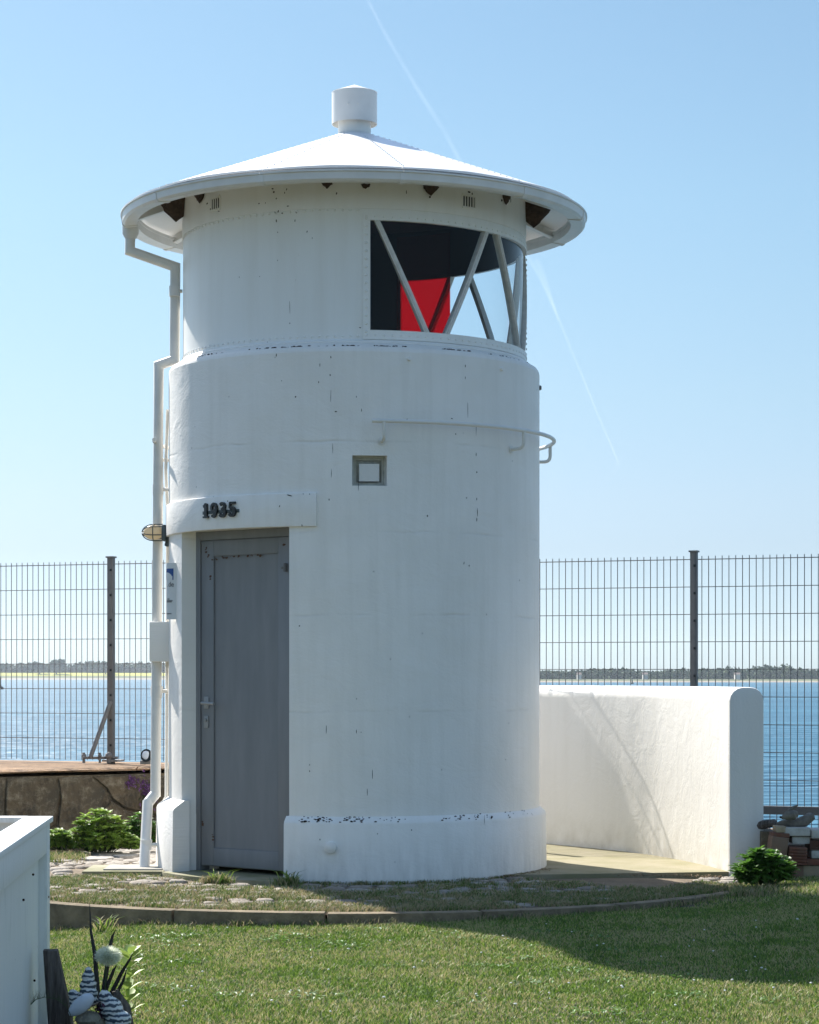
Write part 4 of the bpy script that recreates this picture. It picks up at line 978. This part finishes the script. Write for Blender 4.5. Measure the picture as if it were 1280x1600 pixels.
bp = thing('black_leaved_plant', 'spiky black strap leaves rising behind the shells', 'plant', tuple(P(160, 1620, 8.56)))
for (pts) in (((155, 1580), (152, 1540), (148, 1490), (142, 1455), (140, 1410)), ((158, 1580), (163, 1540), (172, 1480), (176, 1462), (181, 1453)), ((162, 1575), (175, 1550), (190, 1520), (202, 1500), (208, 1490)), ((158, 1578), (166, 1545), (178, 1515), (183, 1507)), ((162, 1578), (180, 1556), (192, 1534), (199, 1512)), ((156, 1580), (150, 1555), (150, 1530))):
    m = MB(); blade_leaf(m, [P(a, b, 8.56) for a, b in pts], .009); m.build('leaf', M['blackleaf'], bp, smooth=True)
pf = thing('pompom_flower', 'cream white fluffy pompom flower among the black leaves', 'flower', tuple(P(160, 1600, 8.54)))
m = MB(); m.tube([P(163, 1580, 8.54), P(166, 1510, 8.53)], .0025, 6); m.build('stem', M['dullleaf'], pf)
pc_ = P(169, 1494, 8.52); N_ = 2600
d = rng.normal(size=(N_, 3)); d /= np.linalg.norm(d, axis=1)[:, None]; rr_ = np.array([.054, .046, .040])*(rng.uniform(.8, 1.08, (N_, 1)))
tip = d*rr_; sdv_ = np.cross(d, rng.normal(size=(N_, 3))); sdv_ /= np.linalg.norm(sdv_, axis=1)[:, None]
v = np.stack([d*rr_*.45+sdv_*.0016, d*rr_*.45-sdv_*.0016, tip], 1).reshape(-1, 3)+np.array(pc_)
raw('petals', v, np.arange(N_*3).reshape(-1, 3), M['pompom'], pf)
m = MB(); m.blob(pc_, (.03, .027, .023), 12, 8); m.build('flower_core', M['pompom'], pf, smooth=True)
def leafquad(m, base, d, ln, wd, droop=.2, nrm=None):
    d = Vector(d).normalized(); s = d.cross(Vector((0, 0, 1))); s = s.normalized() if s.length > .05 else Vector((1, 0, 0)); b = Vector(base)
    up = s.cross(d).normalized(); dz = Vector((0, 0, droop*ln)); c1 = b+d*ln*.38-dz*.1; c2 = b+d*ln*.72-dz*.45; t = b+d*ln-dz; u1 = up*wd*.16
    m.add([b, c1+s*wd*.42+u1, c1, c1-s*wd*.42+u1, c2+s*wd*.5+u1, c2, c2-s*wd*.5+u1, t], [(0, 2, 1), (0, 3, 2), (1, 2, 5, 4), (2, 3, 6, 5), (4, 5, 7), (5, 6, 7)])
sg = thing('sedum_plant', 'single pale green sedum stem with oval leaves right of the shells', 'plant', tuple(P(198, 1620, 8.6)))
m = MB(); m.tube([P(196, 1600, 8.6), P(199, 1560, 8.6), P(202, 1500, 8.6)], [.009, .008, .006], 8); m.build('stem', M['palegreen'], sg, smooth=True)
for (y_, k) in ((1585, 5), (1566, 5), (1548, 4), (1530, 5), (1513, 4), (1500, 5), (1492, 4)):
    for j in range(k):
        a = 2*math.pi*(j+random.random()*.5)/k; m = MB(); c = P(200+(1560-y_)*.03, y_, 8.6)
        leafquad(m, c, (math.cos(a), math.sin(a)*.8, .55), random.uniform(.055, .08), .036, -.05); m.build('leaf', M['palegreen'], sg, smooth=True, angle=70)
pfl = thing('purple_flower', 'deep purple flower head between the striped shells', 'flower', tuple(P(160, 1600, 8.45)))
m = MB()
for k in range(60):
    a = random.random()*6.3; e = random.uniform(-.8, 1.2); c = P(158, 1578, 8.44)+Vector((random.gauss(0, .01), random.gauss(0, .008), random.gauss(0, .02)))
    leafquad(m, c, (math.cos(a), math.sin(a), e), .022, .010)
mp = N('dark_magenta_petal').done((.055, .008, .03), .6); m.build('petals', mp, pfl)
# feather like tuft in front of the box
m = MB(); q = [P(48, 1570, 8.3), P(56, 1562, 8.3), P(70, 1558, 8.3), P(88, 1561, 8.3), P(104, 1572, 8.35), P(112, 1590, 8.4)]; m.tube(q, .0014, 5, mitre=False)
for k in range(70):
    t = random.random()*3.9; i = int(t); b = q[i].lerp(q[i+1], t-i); e = b+Vector((random.uniform(-.012, .02), 0, random.uniform(.02, .05)))
    m.add([b, b+Vector((.0008, 0, 0)), e], [(0, 1, 2)])
tag(m.build('grass_plume', M['dullleaf'], loc=tuple(q[0])), 'thin curved green plume crossing the edge of the white box', 'plant')

from mathutils import noise as mn
# ------------------------------------------------------------------ bushes
def bush(name, lab, cat, px, py, Y, rx, h, stems, mat, ll=.045, lw=.022, group=None, leaves=9, ry=None):
    base = Vector((X(px, Y), Y, 0.0)); base.z = Z(py, Y); t = thing(name, lab, cat, tuple(base), group); ms = MB(); ml = MB(); ry = ry or rx*.8
    for k in range(stems):
        a = random.random()*2*math.pi; f = math.sqrt(random.random()); hx, hy = f*rx*math.cos(a), f*ry*math.sin(a)
        hz = h*(math.sqrt(max(0, 1-f*f*.85)))*random.uniform(.62, 1.10)*(1+.28*mn.noise(Vector((hx*9, hy*9, px*.1))))
        top_ = base+Vector((hx, hy, hz)); b0 = base+Vector((hx*.45, hy*.45, 0)); ms.tube([b0, (b0+top_)/2+Vector((hx*.12, hy*.12, 0)), top_], .003, 4, cap=False)
        for lv in range(3 if leaves > 6 else 2):
            c = top_.lerp(b0, lv*.22); n = leaves-lv
            for j in range(n):
                an = 2*math.pi*(j+random.random()*.6)/n; e = random.uniform(.25, .9)-lv*.35
                leafquad(ml, c, (math.cos(an)+hx*1.2, math.sin(an)+hy*1.2, e), ll*random.uniform(.7, 1.15), lw*random.uniform(.8, 1.1), random.uniform(.0, .35))
    ms.build('stems', M['dullleaf'], t); ml.build('foliage', mat, t); return t
bush('sedum_bush', 'rounded bright green leafy bush in front of the sea wall', 'bush', 158, 1331, 16.0, .21, .25, 85, M['sedum'], .060, .034, leaves=7)
bush('low_plant', 'low light green plant between the white box and the rounded bush', 'plant', 98, 1328, 16.1, .16, .12, 46, M['sedum'], .050, .030, leaves=7)
bush('dark_plant', 'small dark green plant right of the rounded bush behind the downpipe', 'plant', 221, 1322, 16.3, .13, .20, 60, M['dkleaf'], .038, .024)
bush('low_plant', 'tiny light green plant at the foot of the downpipe bush gap', 'plant', 206, 1327, 15.95, .08, .07, 24, M['sedum'], .035, .02)
bush('green_bush', 'glossy green leafy bush at the end of the curved wall', 'bush', 1194, 1381, 13.75, .175, .20, 90, M['dkleaf'], .066, .036, ry=.14, leaves=7)
fl = thing('purple_aubrieta', 'purple flowering plant trailing down the sea wall behind the downpipe', 'flower', tuple(P(228, 1300, 17.0)))
m = MB(); ml = MB()
for k in range(150):
    c = P(229+random.gauss(0, 9), 1236+random.gauss(0, 12), front(-2.0)-random.uniform(.05, .12)); 
    if random.random() < .25: c = P(205+random.gauss(0, 5), 1222+random.gauss(0, 6), front(-2.1)-.08)
    for j in range(4): a = j*1.57+random.random(); leafquad(m, c, (math.cos(a), -.3, math.sin(a)), .014, .010, 0)
for k in range(160):
    c = P(228+random.gauss(0, 7), random.uniform(1240, 1300), front(-2.0)-random.uniform(.04, .08)); a = random.random()*6.3; leafquad(ml, c, (math.cos(a), -.4, math.sin(a)), .025, .012, .2)
m.build('petals', M['purple'], fl); ml.build('foliage', M['dullleaf'], fl)

# ------------------------------------------------------------------ brick pile at the right
def blk(px0, px1, py0, py1, Y, dep, mat, lab, name='brick', cat='brick', grp='bricks and stones piled by the fence', rot=0, holes=False):
    c = P((px0+px1)/2, (py0+py1)/2, Y); w_ = (px1-px0)/F*Y; h_ = (py1-py0)/F*Y; m = MB()
    if holes:
        nrib = 6
        m.box(c+Vector((0, .01, 0)), (w_*.985, dep-.02, h_*.99), (math.cos(rot), 0, math.sin(rot)), (0, 1, 0))
        for k in range(nrib): m.box(c+Vector((0, -dep/2+.002, 0))+Vector((-math.sin(rot), 0, math.cos(rot)))*(h_*((k+.5)/nrib-.5)), (w_, .016, h_/nrib*.55), (math.cos(rot), 0, math.sin(rot)), (0, 1, 0))
        o = m.build(name, mat, loc=tuple(c), bevel=.0015)
    else:
        m.box(c, (w_, dep, h_), (math.cos(rot), 0, math.sin(rot)), (0, 1, 0)); o = m.build(name, mat, loc=tuple(c), bevel=.006)
    tag(o, lab, cat, grp); return o
Yb = 14.25
blk(1239, 1253, 1351, 1371, Yb, .18, M['brickbrown'], 'small brown stone at the bottom left of the pile', 'stone_block', 'stone')
blk(1251, 1277, 1351, 1371.5, Yb, .18, M['blocksand'], 'sandy yellow stone block in the bottom row of the pile', 'stone_block', 'stone')
blk(1279, 1300, 1345, 1371, Yb, .18, M['blocksand'], 'pale stone block cropped by the right photo edge, bottom row', 'stone_block', 'stone')
blk(1256, 1290, 1340.5, 1350, Yb, .2, M['brickred'], 'flat dark red brick lying on the sandy block')
blk(1229, 1257, 1322, 1350, Yb-.03, .2, M['brickred'], 'ribbed dark red hollow brick in the middle of the pile', holes=True, rot=-.05)
blk(1264, 1300, 1327, 1339.5, Yb, .2, M['blockwhite'], 'pale block in the second row at the right photo edge', 'stone_block', 'stone')
blk(1262, 1300, 1312, 1326.3, Yb, .2, M['brickred'], 'dark red ribbed brick at the right photo edge under the white top block', holes=True)
blk(1234, 1261.5, 1305.5, 1317, Yb+.02, .2, M['blockwhite'], 'pale block on the ribbed brick, under the long top block', 'stone_block', 'stone')
blk(1222, 1262, 1291.5, 1304.5, Yb+.01, .22, M['blockwhite'], 'long pale block on top of the pile carrying the carving', 'stone_block', 'stone')
blk(1264, 1300, 1295, 1308, Yb, .22, M['blockwhite'], 'white top block cropped by the right photo edge', 'stone_block', 'stone')
blk(1202, 1228, 1307, 1340, Yb-.04, .16, M['brickbrown'], 'leaning brown brick at the left of the pile behind the bush', rot=-.12)
blk(1205, 1231, 1300.5, 1307.5, Yb-.03, .16, M['brickred'], 'thin red brick lying on the leaning brown brick', rot=-.05)
blk(1210, 1226, 1290, 1300, Yb-.03, .14, M['blocksand'], 'small grey pink stone on the thin red brick', 'stone_block', 'stone')
blk(1185, 1210, 1297, 1362, Yb+.25, .3, M['seawall'], 'dark stone block standing between the curved wall and the bricks', 'stone_block', 'stone')
blk(1205, 1300, 1318, 1371, Yb+.28, .3, M['seawall'], 'dark wide block behind the brick pile', 'stone_block', 'stone')
m = MB(); m.tube([P(1186, 1290, Yb+.2), P(1197, 1288, Yb+.16), P(1210, 1286, Yb+.12), P(1216, 1289, Yb+.1)], [.03, .028, .024, .010], 8)
tag(m.build('driftwood', M['drift'], loc=tuple(P(1200, 1290, Yb+.15)), smooth=True), 'dark driftwood piece lying against the curved wall on the pile', 'driftwood')
wd_ = thing('wood_carving', 'grey carved wooden bird figure lying on the brick pile', 'carving', tuple(P(1240, 1292, Yb)))
m = MB(); m.tube([P(1213, 1287, Yb), P(1222, 1286, Yb), P(1240, 1287, Yb), P(1258, 1283, Yb), P(1268, 1275, Yb), P(1270, 1271, Yb)], [.006, .018, .026, .034, .030, .012], 12); m.build('body', M['wood_duck'], wd_, smooth=True)
m = MB(); m.tube([P(1221, 1278, Yb-.05), P(1230, 1275, Yb-.05), P(1240, 1273, Yb-.05), P(1247, 1271, Yb-.05)], [.008, .028, .034, .014], 12); m.build('head', M['wood_duck'], wd_, smooth=True)
m = MB(); m.tube([P(1232, 1269, Yb-.05), P(1238, 1263, Yb-.05), P(1247, 1258, Yb-.05)], [.014, .012, .004], 8); m.build('crest', M['wood_duck'], wd_, smooth=True)
m = MB(); m.blob(P(1220, 1277, Yb-.07), .008, 8, 6); m.build('beak_tip', M['black'], wd_, smooth=True)

# ------------------------------------------------------------------ grass
TXY = np.array([TX, TY])
def blades(name, xy, z, h, wd, mat, lean=.5, **kw):
    n = len(xy); a = rng.uniform(0, 2*np.pi, n); s = np.stack([np.cos(a), np.sin(a), np.zeros(n)], 1)*wd[:, None]/2
    la = rng.uniform(0, 2*np.pi, n); ln = h*rng.uniform(.1, 1, n)*lean; l_ = np.stack([np.cos(la)*ln, np.sin(la)*ln, h], 1)
    b = np.concatenate([xy, z[:, None]], 1); mid = b+l_*np.array([.35, .35, .6])
    v = np.stack([b-s, b+s, mid+s*.8, mid-s*.8, b+l_*np.array([1, 1, .95])], 1).reshape(-1, 3); i = np.arange(n)[:, None]*5
    f = np.concatenate([i+np.array([[0, 1, 2]]), i+np.array([[0, 2, 3]]), i+np.array([[3, 2, 4]])], 0)
    return raw(name, v, f, mat, kind='stuff', **kw)
lz = np.vectorize(lawn_z)
def lawn_pts(n, x0, x1, y0, y1):
    p = np.stack([rng.uniform(x0, x1, n), rng.uniform(y0, y1, n)], 1)
    d = np.linalg.norm(p-TXY, axis=1); th = np.arctan2(p[:, 0]-TX, -(p[:, 1]-TY))
    ok = (d > RK+.06) | (np.abs(np.degrees(th)) > 60) & (d > RK-.1)
    return p[ok]
P1 = lawn_pts(330000, -2.3, 2.6, 8.3, 12.9); P2 = lawn_pts(50000, 1.6, 3.6, 12.2, 15.5); P3 = lawn_pts(12000, -3.4, -1.7, 12.7, 14.5)
# keep the blades off the wall and the box
def ok_(p):
    return ~((p[:, 0] < cx0+.05) & (p[:, 1] < 9.05) & (p[:, 1] > 6.8))
LP = np.concatenate([P1, P2, P3]); LP = LP[ok_(LP)]
wpi = np.array([[p.x, p.y] for p in wp])
dm = np.min(np.linalg.norm(LP[:, None, :]-(wpi[None, ::4, :]+np.array([.1, .05])), axis=2), axis=1); LP = LP[dm > .17]
hh = rng.uniform(.009, .025, len(LP))*(1+.35*np.sin(LP[:, 0]*3.1+LP[:, 1]*1.7)*np.sin(LP[:, 1]*2.3))
blades('lawn_grass', LP, lz(LP[:, 0], LP[:, 1]), hh, rng.uniform(.003, .0055, len(LP)), M['grass'], 1.1)
# tufts on the patio and along edges
def tufts(n, gen, hs, spread, per=(10, 26)):
    xy = []; z = []; h = []
    for _ in range(n):
        x, y, zz, k = gen()
        c = random.randint(*per); q = rng.normal(0, spread, (c, 2)); xy.append(q+np.array([x, y])); z.append(np.full(c, zz)); h.append(rng.uniform(.4, 1, c)*hs*k)
    return np.concatenate(xy), np.concatenate(z), np.concatenate(h)
from mathutils import noise as mn
def gen_patio():
    while True:
        th = R_(random.uniform(-66, 66)); r = 1.3+(RK-1.36)*math.sqrt(random.random()); p = pos(th, r, 0)
        if in_slab(th, r): continue
        if r < 1.38 and th < R_(-16): continue
        if mn.noise(Vector((p.x*2.2, p.y*3.4, 3)))+.35*(r-1.75)+random.uniform(-.25, .4) > .12: return p.x, p.y, patio_z(r)-.012, random.uniform(.5, 1.15)
xy, z, h = tufts(5200, gen_patio, .036, .022)
blades('patio_weeds', xy, z, h, rng.uniform(.003, .0055, len(xy)), M['weeds'], 1.2)
def gen_edge():
    k = random.random()
    if k < .34: th = R_(random.uniform(-60, 55)); p = pos(th, RK+.075, 0); return p.x, p.y, lawn_z(p.x, p.y), random.uniform(.4, 1)
    if k < .60: th = R_(random.uniform(-19, 62)); p = pos(th, RP+.035, 0); return p.x, p.y, -.01, random.uniform(.2, .6)
    if k < .66: p = P(random.gauss(340, 10), 1369, 13.75); return p.x, 13.72, 0, 1.0
    if k < .72: p = P(random.gauss(450, 10), 1380, 13.6); return p.x, 13.6, 0, 1.0
    if k < .86: return X(random.uniform(75, 140), 15.8), random.uniform(15.2, 15.9), 0, .8
    return X(random.uniform(1140, 1275), 13.5), random.uniform(13.2, 13.7), lawn_z(2, 13.5), 1.1
xy, z, h = tufts(520, gen_edge, .06, .02)
blades('edge_grass', xy, z, h, rng.uniform(.003, .006, len(xy)), M['weeds'], .9)
# long grass clumps by the step
for (px, Y, lab) in ((342, 13.70, 'tuft of long grass blades sprouting before the doorstep'), (452, 13.62, 'tuft of long grass at the corner of the plinth beside the door'), (160, 12.38, 'tuft of broad grass blades at the foot of the kerb')):
    m = MB(); zz = 0 if Y > 13 else lawn_z(-1.6, Y); b = Vector((X(px, Y), Y, zz))
    for k in range(34):
        a = random.random()*6.3; d = Vector((math.cos(a), math.sin(a)*.6, 0)); L = random.uniform(.05, .13); s_ = Vector((.003, 0, 0)); o_ = b+Vector((random.gauss(0, .025), random.gauss(0, .02), 0))
        p1 = o_+d*L*.35+UP*L*.6; p2 = o_+d*L*.85+UP*L*.75; m.add([o_-s_, o_+s_, p1+s_, p1-s_, p2], [(0, 1, 2, 3), (3, 2, 4)])
    tag(m.build('grass_tuft', M['grass'], loc=tuple(b)), lab, 'grass tuft', 'tufts of long grass')
# clover flowers and fallen petals
m = MB()
for k in range(55):
    x, y = random.uniform(-1.3, 2.0), random.uniform(8.9, 12.1)
    if math.hypot(x-TX, y-TY) < RK+.1: continue
    c = Vector((x, y, lawn_z(x, y)+.026)); s_ = random.uniform(.003, .007); m.blob(c, (s_, s_, s_*.6), 6, 4, .2)
wf = N('white_petal').done((.75, .75, .70), .7); m.build('lawn_daisies', wf, kind='stuff')
m = MB()
for k in range(46):
    cx_, cy_ = random.uniform(-1.5, 2.0), random.uniform(8.9, 12.0)
    if math.hypot(cx_-TX, cy_-TY) < RK+.15: continue
    for j in range(random.randint(8, 22)):
        a = random.random()*6.3; c = Vector((cx_+random.gauss(0, .05), cy_+random.gauss(0, .05), lawn_z(cx_, cy_)+.014)); leafquad(m, c, (math.cos(a), math.sin(a), .35), .030, .014, .1)
m.build('clover_leaves', M['dkleaf'], kind='stuff')

# dry litter along the tower foot and apron
m = MB()
for k in range(700):
    t = random.random()
    if t < .4: th = R_(random.uniform(45, 75)); p = pos(th, RP+abs(random.gauss(0, .05))+.01, .004)
    elif t < .8: q = random.uniform(960, 1130); Y = 14.1-.1*(q-1000)/100; p = Vector((X(q, Y)+random.gauss(0, .02), Y+random.gauss(0, .05), .012))
    else: th = R_(random.uniform(-20, 60)); p = pos(th, RP+random.uniform(.01, .04), .0)
    a = random.random()*6.3; leafquad(m, p, (math.cos(a), math.sin(a), .5), random.uniform(.015, .035), .005, .1)
dm_ = N('dry_litter').done((.22, .14, .07), .9); m.build('dry_litter', dm_, kind='stuff')

# ------------------------------------------------------------------ water and far shore
WZ = -2.2
m = MB().add([(-1400, 17, WZ), (1400, 17, WZ), (1400, 2480, WZ), (-1400, 2480, WZ)], [(0, 1, 2, 3)]); m.build('sea', M['water'], kind='structure')
# ground behind the sea wall front so nothing gapes: strip between lawn edge and quay
YL, YR = 1750., 1100.
def land(name, x0, x1, y0, y1, z0, z1, mat, n=40, jag=6):
    m = MB()
    for i in range(n+1):
        x = x0+(x1-x0)*i/n; m.v += [(x, y0+random.uniform(-jag, jag), z0), (x, y0+jag*2+4, z1), (x, y1, z1+.2), (x, y1, z0)]
    for i in range(n):
        for j in range(3): a = i*4+j; m.f.append((a, a+4, a+5, a+1)); m.m.append(0)
    return m.build(name, mat, kind='structure')
land('beach_shore', -1300, -40, YL, YL+30, WZ-.3, WZ+.9, M['sand'])
land('far_shore', -1300, -40, YL+25, 2470, WZ-.2, WZ+3.0, M['field'])
m = MB(); m.add([(-1300, YL+40, WZ+3.3), (-60, YL+40, WZ+2.9), (-60, YL+75, WZ+5.2), (-1300, YL+75, WZ+5.9), (-1300, YL+75, WZ+2.2), (-60, YL+75, WZ+2.2), (-1300, YL+40, WZ+2.2), (-60, YL+40, WZ+2.2)], [(0, 1, 2, 3), (4, 3, 2, 5), (6, 7, 1, 0), (0, 3, 4, 6), (1, 7, 5, 2)]); m.build('rapeseed_field', M['yellow'], kind='structure')
land('beach_shore', -60, 1300, YR, YR+20, WZ-.3, WZ+.4, M['sand'])
land('far_shore', -60, 1300, YR+15, 2470, WZ-.2, WZ+1.4, M['field'])
def crowns(specs, leafs, size):
    V = []
    for (x, y, z, rx, rz, n) in specs:
        d = rng.normal(size=(n, 3)); d /= np.linalg.norm(d, axis=1)[:, None]; rad = rng.uniform(.65, 1.05, (n, 1)); c = d*rad*np.array([rx, rx, rz])+np.array([x, y, z])
        u = rng.normal(size=(n, 3)); u /= np.linalg.norm(u, axis=1)[:, None]; w_ = np.cross(u, rng.normal(size=(n, 3))); w_ /= np.linalg.norm(w_, axis=1)[:, None]
        s = size*rng.uniform(.6, 1.3, (n, 1)); V.append(np.stack([c+u*s, c-u*s*.5+w_*s*.8, c-u*s*.5-w_*s*.8], 1).reshape(-1, 3))
    V = np.concatenate(V); return V, np.arange(len(V)).reshape(-1, 3)
sp_ = []
for k in range(420):
    x = random.uniform(-420, -60); y = YL+80+random.uniform(0, 60); hh_ = 4.6+2.4*mn.noise(Vector((x*.03, 2, 0)))+random.uniform(-1, 1); sp_.append((x, y, WZ+3+hh_*.9, random.uniform(4, 7), hh_, 90))
v, f = crowns(sp_, None, 1.7); raw('far_woodland', v, f, M['farleaf'], kind='stuff')
sp_ = []
for k in range(140):
    x = random.uniform(-420, -60); y = YL+78+random.uniform(0, 10); sp_.append((x, y, WZ+5.5, random.uniform(3, 5), 3.2, 60))
v, f = crowns(sp_, None, 1.4); raw('far_thicket', v, f, M['farleaf2'], kind='stuff')
def far_tree(px, Y, ztop, rx, lab):
    t = thing('far_tree', lab, 'tree', (X(px, Y), Y, WZ+3), 'tall trees on the left far shore'); m = MB(); x = X(px, Y); m.tube([(x, Y, WZ+2.5), (x, Y, ztop-rx*.7)], [.6, .3], 6); m.build('trunk', M['drift'], t)
    sp = [(x+random.uniform(-.7, .7)*rx, Y+random.uniform(-3, 3), ztop-rx*.5+random.uniform(-.5, .35)*rx*.8, rx*.42, rx*.30, 130) for _ in range(11)]
    v, f = crowns(sp, None, 1.1); raw('crown', v, f, M['farleaf'], t)
ZT = lambda py, Y: Z(py, Y)
far_tree(88, YL+60, ZT(1030, YL+60), 7.5, 'broad dark tree standing out above the left far shore')
far_tree(62, YL+62, ZT(1035, YL+62), 6.0, 'lower dark tree left of the broad one on the far shore')
far_tree(165, YL+62, ZT(1035, YL+62), 4.5, 'pointed tree beside the left fence post on the far shore')
sp_ = []
for k in range(620):
    x = random.uniform(20, 330); y = YR+40+random.uniform(0, 60); px_ = 640+x/y*F
    hh_ = 2.2+1.0*mn.noise(Vector((x*.045, 7, 0)))+(.7 if 1120 < px_ < 1230 else 0)+random.uniform(-.5, .6); sp_.append((x, y, WZ+1.2+hh_*.9, random.uniform(2.2, 4), hh_, 70))
v, f = crowns(sp_, None, 1.0); raw('far_tree_line', v, f, M['farleaf'], kind='stuff')
for (px, w_, lab) in ((1008, 4.5, 'tiny pale house among the far trees left of the right fence post'), (1152, 5, 'tiny pale house among the far trees right of the right fence post'), (905, 4, 'tiny pale house among the far trees beside the tower')):
    Y = YR+34; x = X(px, Y); t = thing('far_house', lab, 'house', (x, Y, WZ+1.4), 'houses on the right far shore')
    m = MB(); m.box((x, Y, WZ+2.6), (w_*.5, 4, 2.4)); m.build('wall', M['house'], t)
    m = MB(); m.add([(x-w_*.28, Y-2.2, WZ+3.8), (x+w_*.28, Y-2.2, WZ+3.8), (x+w_*.28, Y+2.2, WZ+3.8), (x-w_*.28, Y+2.2, WZ+3.8), (x-w_*.28, Y, WZ+4.7), (x+w_*.28, Y, WZ+4.7)], [(0, 1, 5, 4), (3, 4, 5, 2), (0, 4, 3), (1, 2, 5), (0, 3, 2, 1)]); m.build('roof', M['tileroof'], t)
for (px, Y, h, s_, lab) in ((-1, 560, 3.4, 1.0, 'dark green buoy on the water at the left photo edge'), (988, 900, 3.0, .55, 'small dark buoy on the water before the right far shore')):
    t = thing('buoy', lab, 'buoy', (X(px, Y), Y, WZ)); m = MB(); c = (X(px, Y), Y, WZ)
    m.lathe([(0, -.2), (s_, -.2), (s_, .5), (s_*.5, .8), (s_*.25, h-1), (s_*.5, h-.8), (0, h)], c, 14); m.build('float', M['buoy'], t, smooth=True, angle=30)

# vapour trails far above the land, well beyond the haze
def trail_mat():
    m = N('vapour_trail'); g_ = m.n('ShaderNodeNewGeometry'); lw = m.n('ShaderNodeLayerWeight'); lw.inputs[0].default_value = .5
    nz = m.ramp(m.noise(g_.outputs['Position'], .006, 5, .7), .25, .75)
    f = m.math('MULTIPLY', m.math('POWER', m.math('SUBTRACT', 1, lw.outputs['Facing']), 2.2), m.math('MULTIPLY', nz, .034))
    d0 = m.n('ShaderNodeBsdfDiffuse'); d0.inputs[0].default_value = (.9, .9, .9, 1); d1 = m.n('ShaderNodeBsdfTranslucent'); d1.inputs[0].default_value = (.95, .95, .95, 1); d = m.n('ShaderNodeAddShader'); m.l(d0.outputs[0], d.inputs[0]); m.l(d1.outputs[0], d.inputs[1]); t = m.n('ShaderNodeBsdfTransparent'); mx = m.n('ShaderNodeMixShader')
    m.l(f, mx.inputs[0]); m.l(t.outputs[0], mx.inputs[1]); m.l(d.outputs[0], mx.inputs[2]); m.l(mx.outputs[0], m.out.inputs[0]); m.t.nodes.remove(m.b); return m.mat
tm = trail_mat()
m = MB(); m.tube([P(a, b, 9000) for a, b in ((560, -30), (575, 0), (598, 45), (622, 88), (648, 132), (676, 176), (700, 215), (722, 258), (770, 320), (810, 375), (842, 430), (866, 480), (892, 545), (915, 600), (935, 650), (955, 695), (966, 722), (962, 735), (952, 748))],
    [8, 9, 10, 11, 12, 13, 13, 12, 11, 10, 9, 8, 7, 6, 5, 4.5, 4, 3, 2], 20, cap=False)
tag(m.build('vapour_trail', tm, smooth=True), 'thin white vapour trail crossing the blue sky behind the roof', 'vapour trail')
m = MB(); m.tube([P(a, b, 9100) for a, b in ((838, 405), (852, 440), (864, 475), (872, 500))], [18, 16, 10, 4], 20, cap=False)
tag(m.build('vapour_trail', tm, smooth=True), 'short wide faint vapour streak right of the eave beside the long trail', 'vapour trail')

# haze over the water
hm = bpy.data.materials.new('sea_haze'); hm.use_nodes = True; ht = hm.node_tree; ht.nodes.remove(ht.nodes['Principled BSDF'])
pv = ht.nodes.new('ShaderNodeVolumePrincipled'); pv.inputs['Color'].default_value = (.86, .93, 1, 1); pv.inputs['Density'].default_value = .00011; pv.inputs['Anisotropy'].default_value = .3
ht.links.new(pv.outputs[0], ht.nodes['Material Output'].inputs['Volume'])
m = MB().box((0, 1210, 18.2), (3000, 2620, 45)); tag(m.build('haze', hm), kind='stuff')
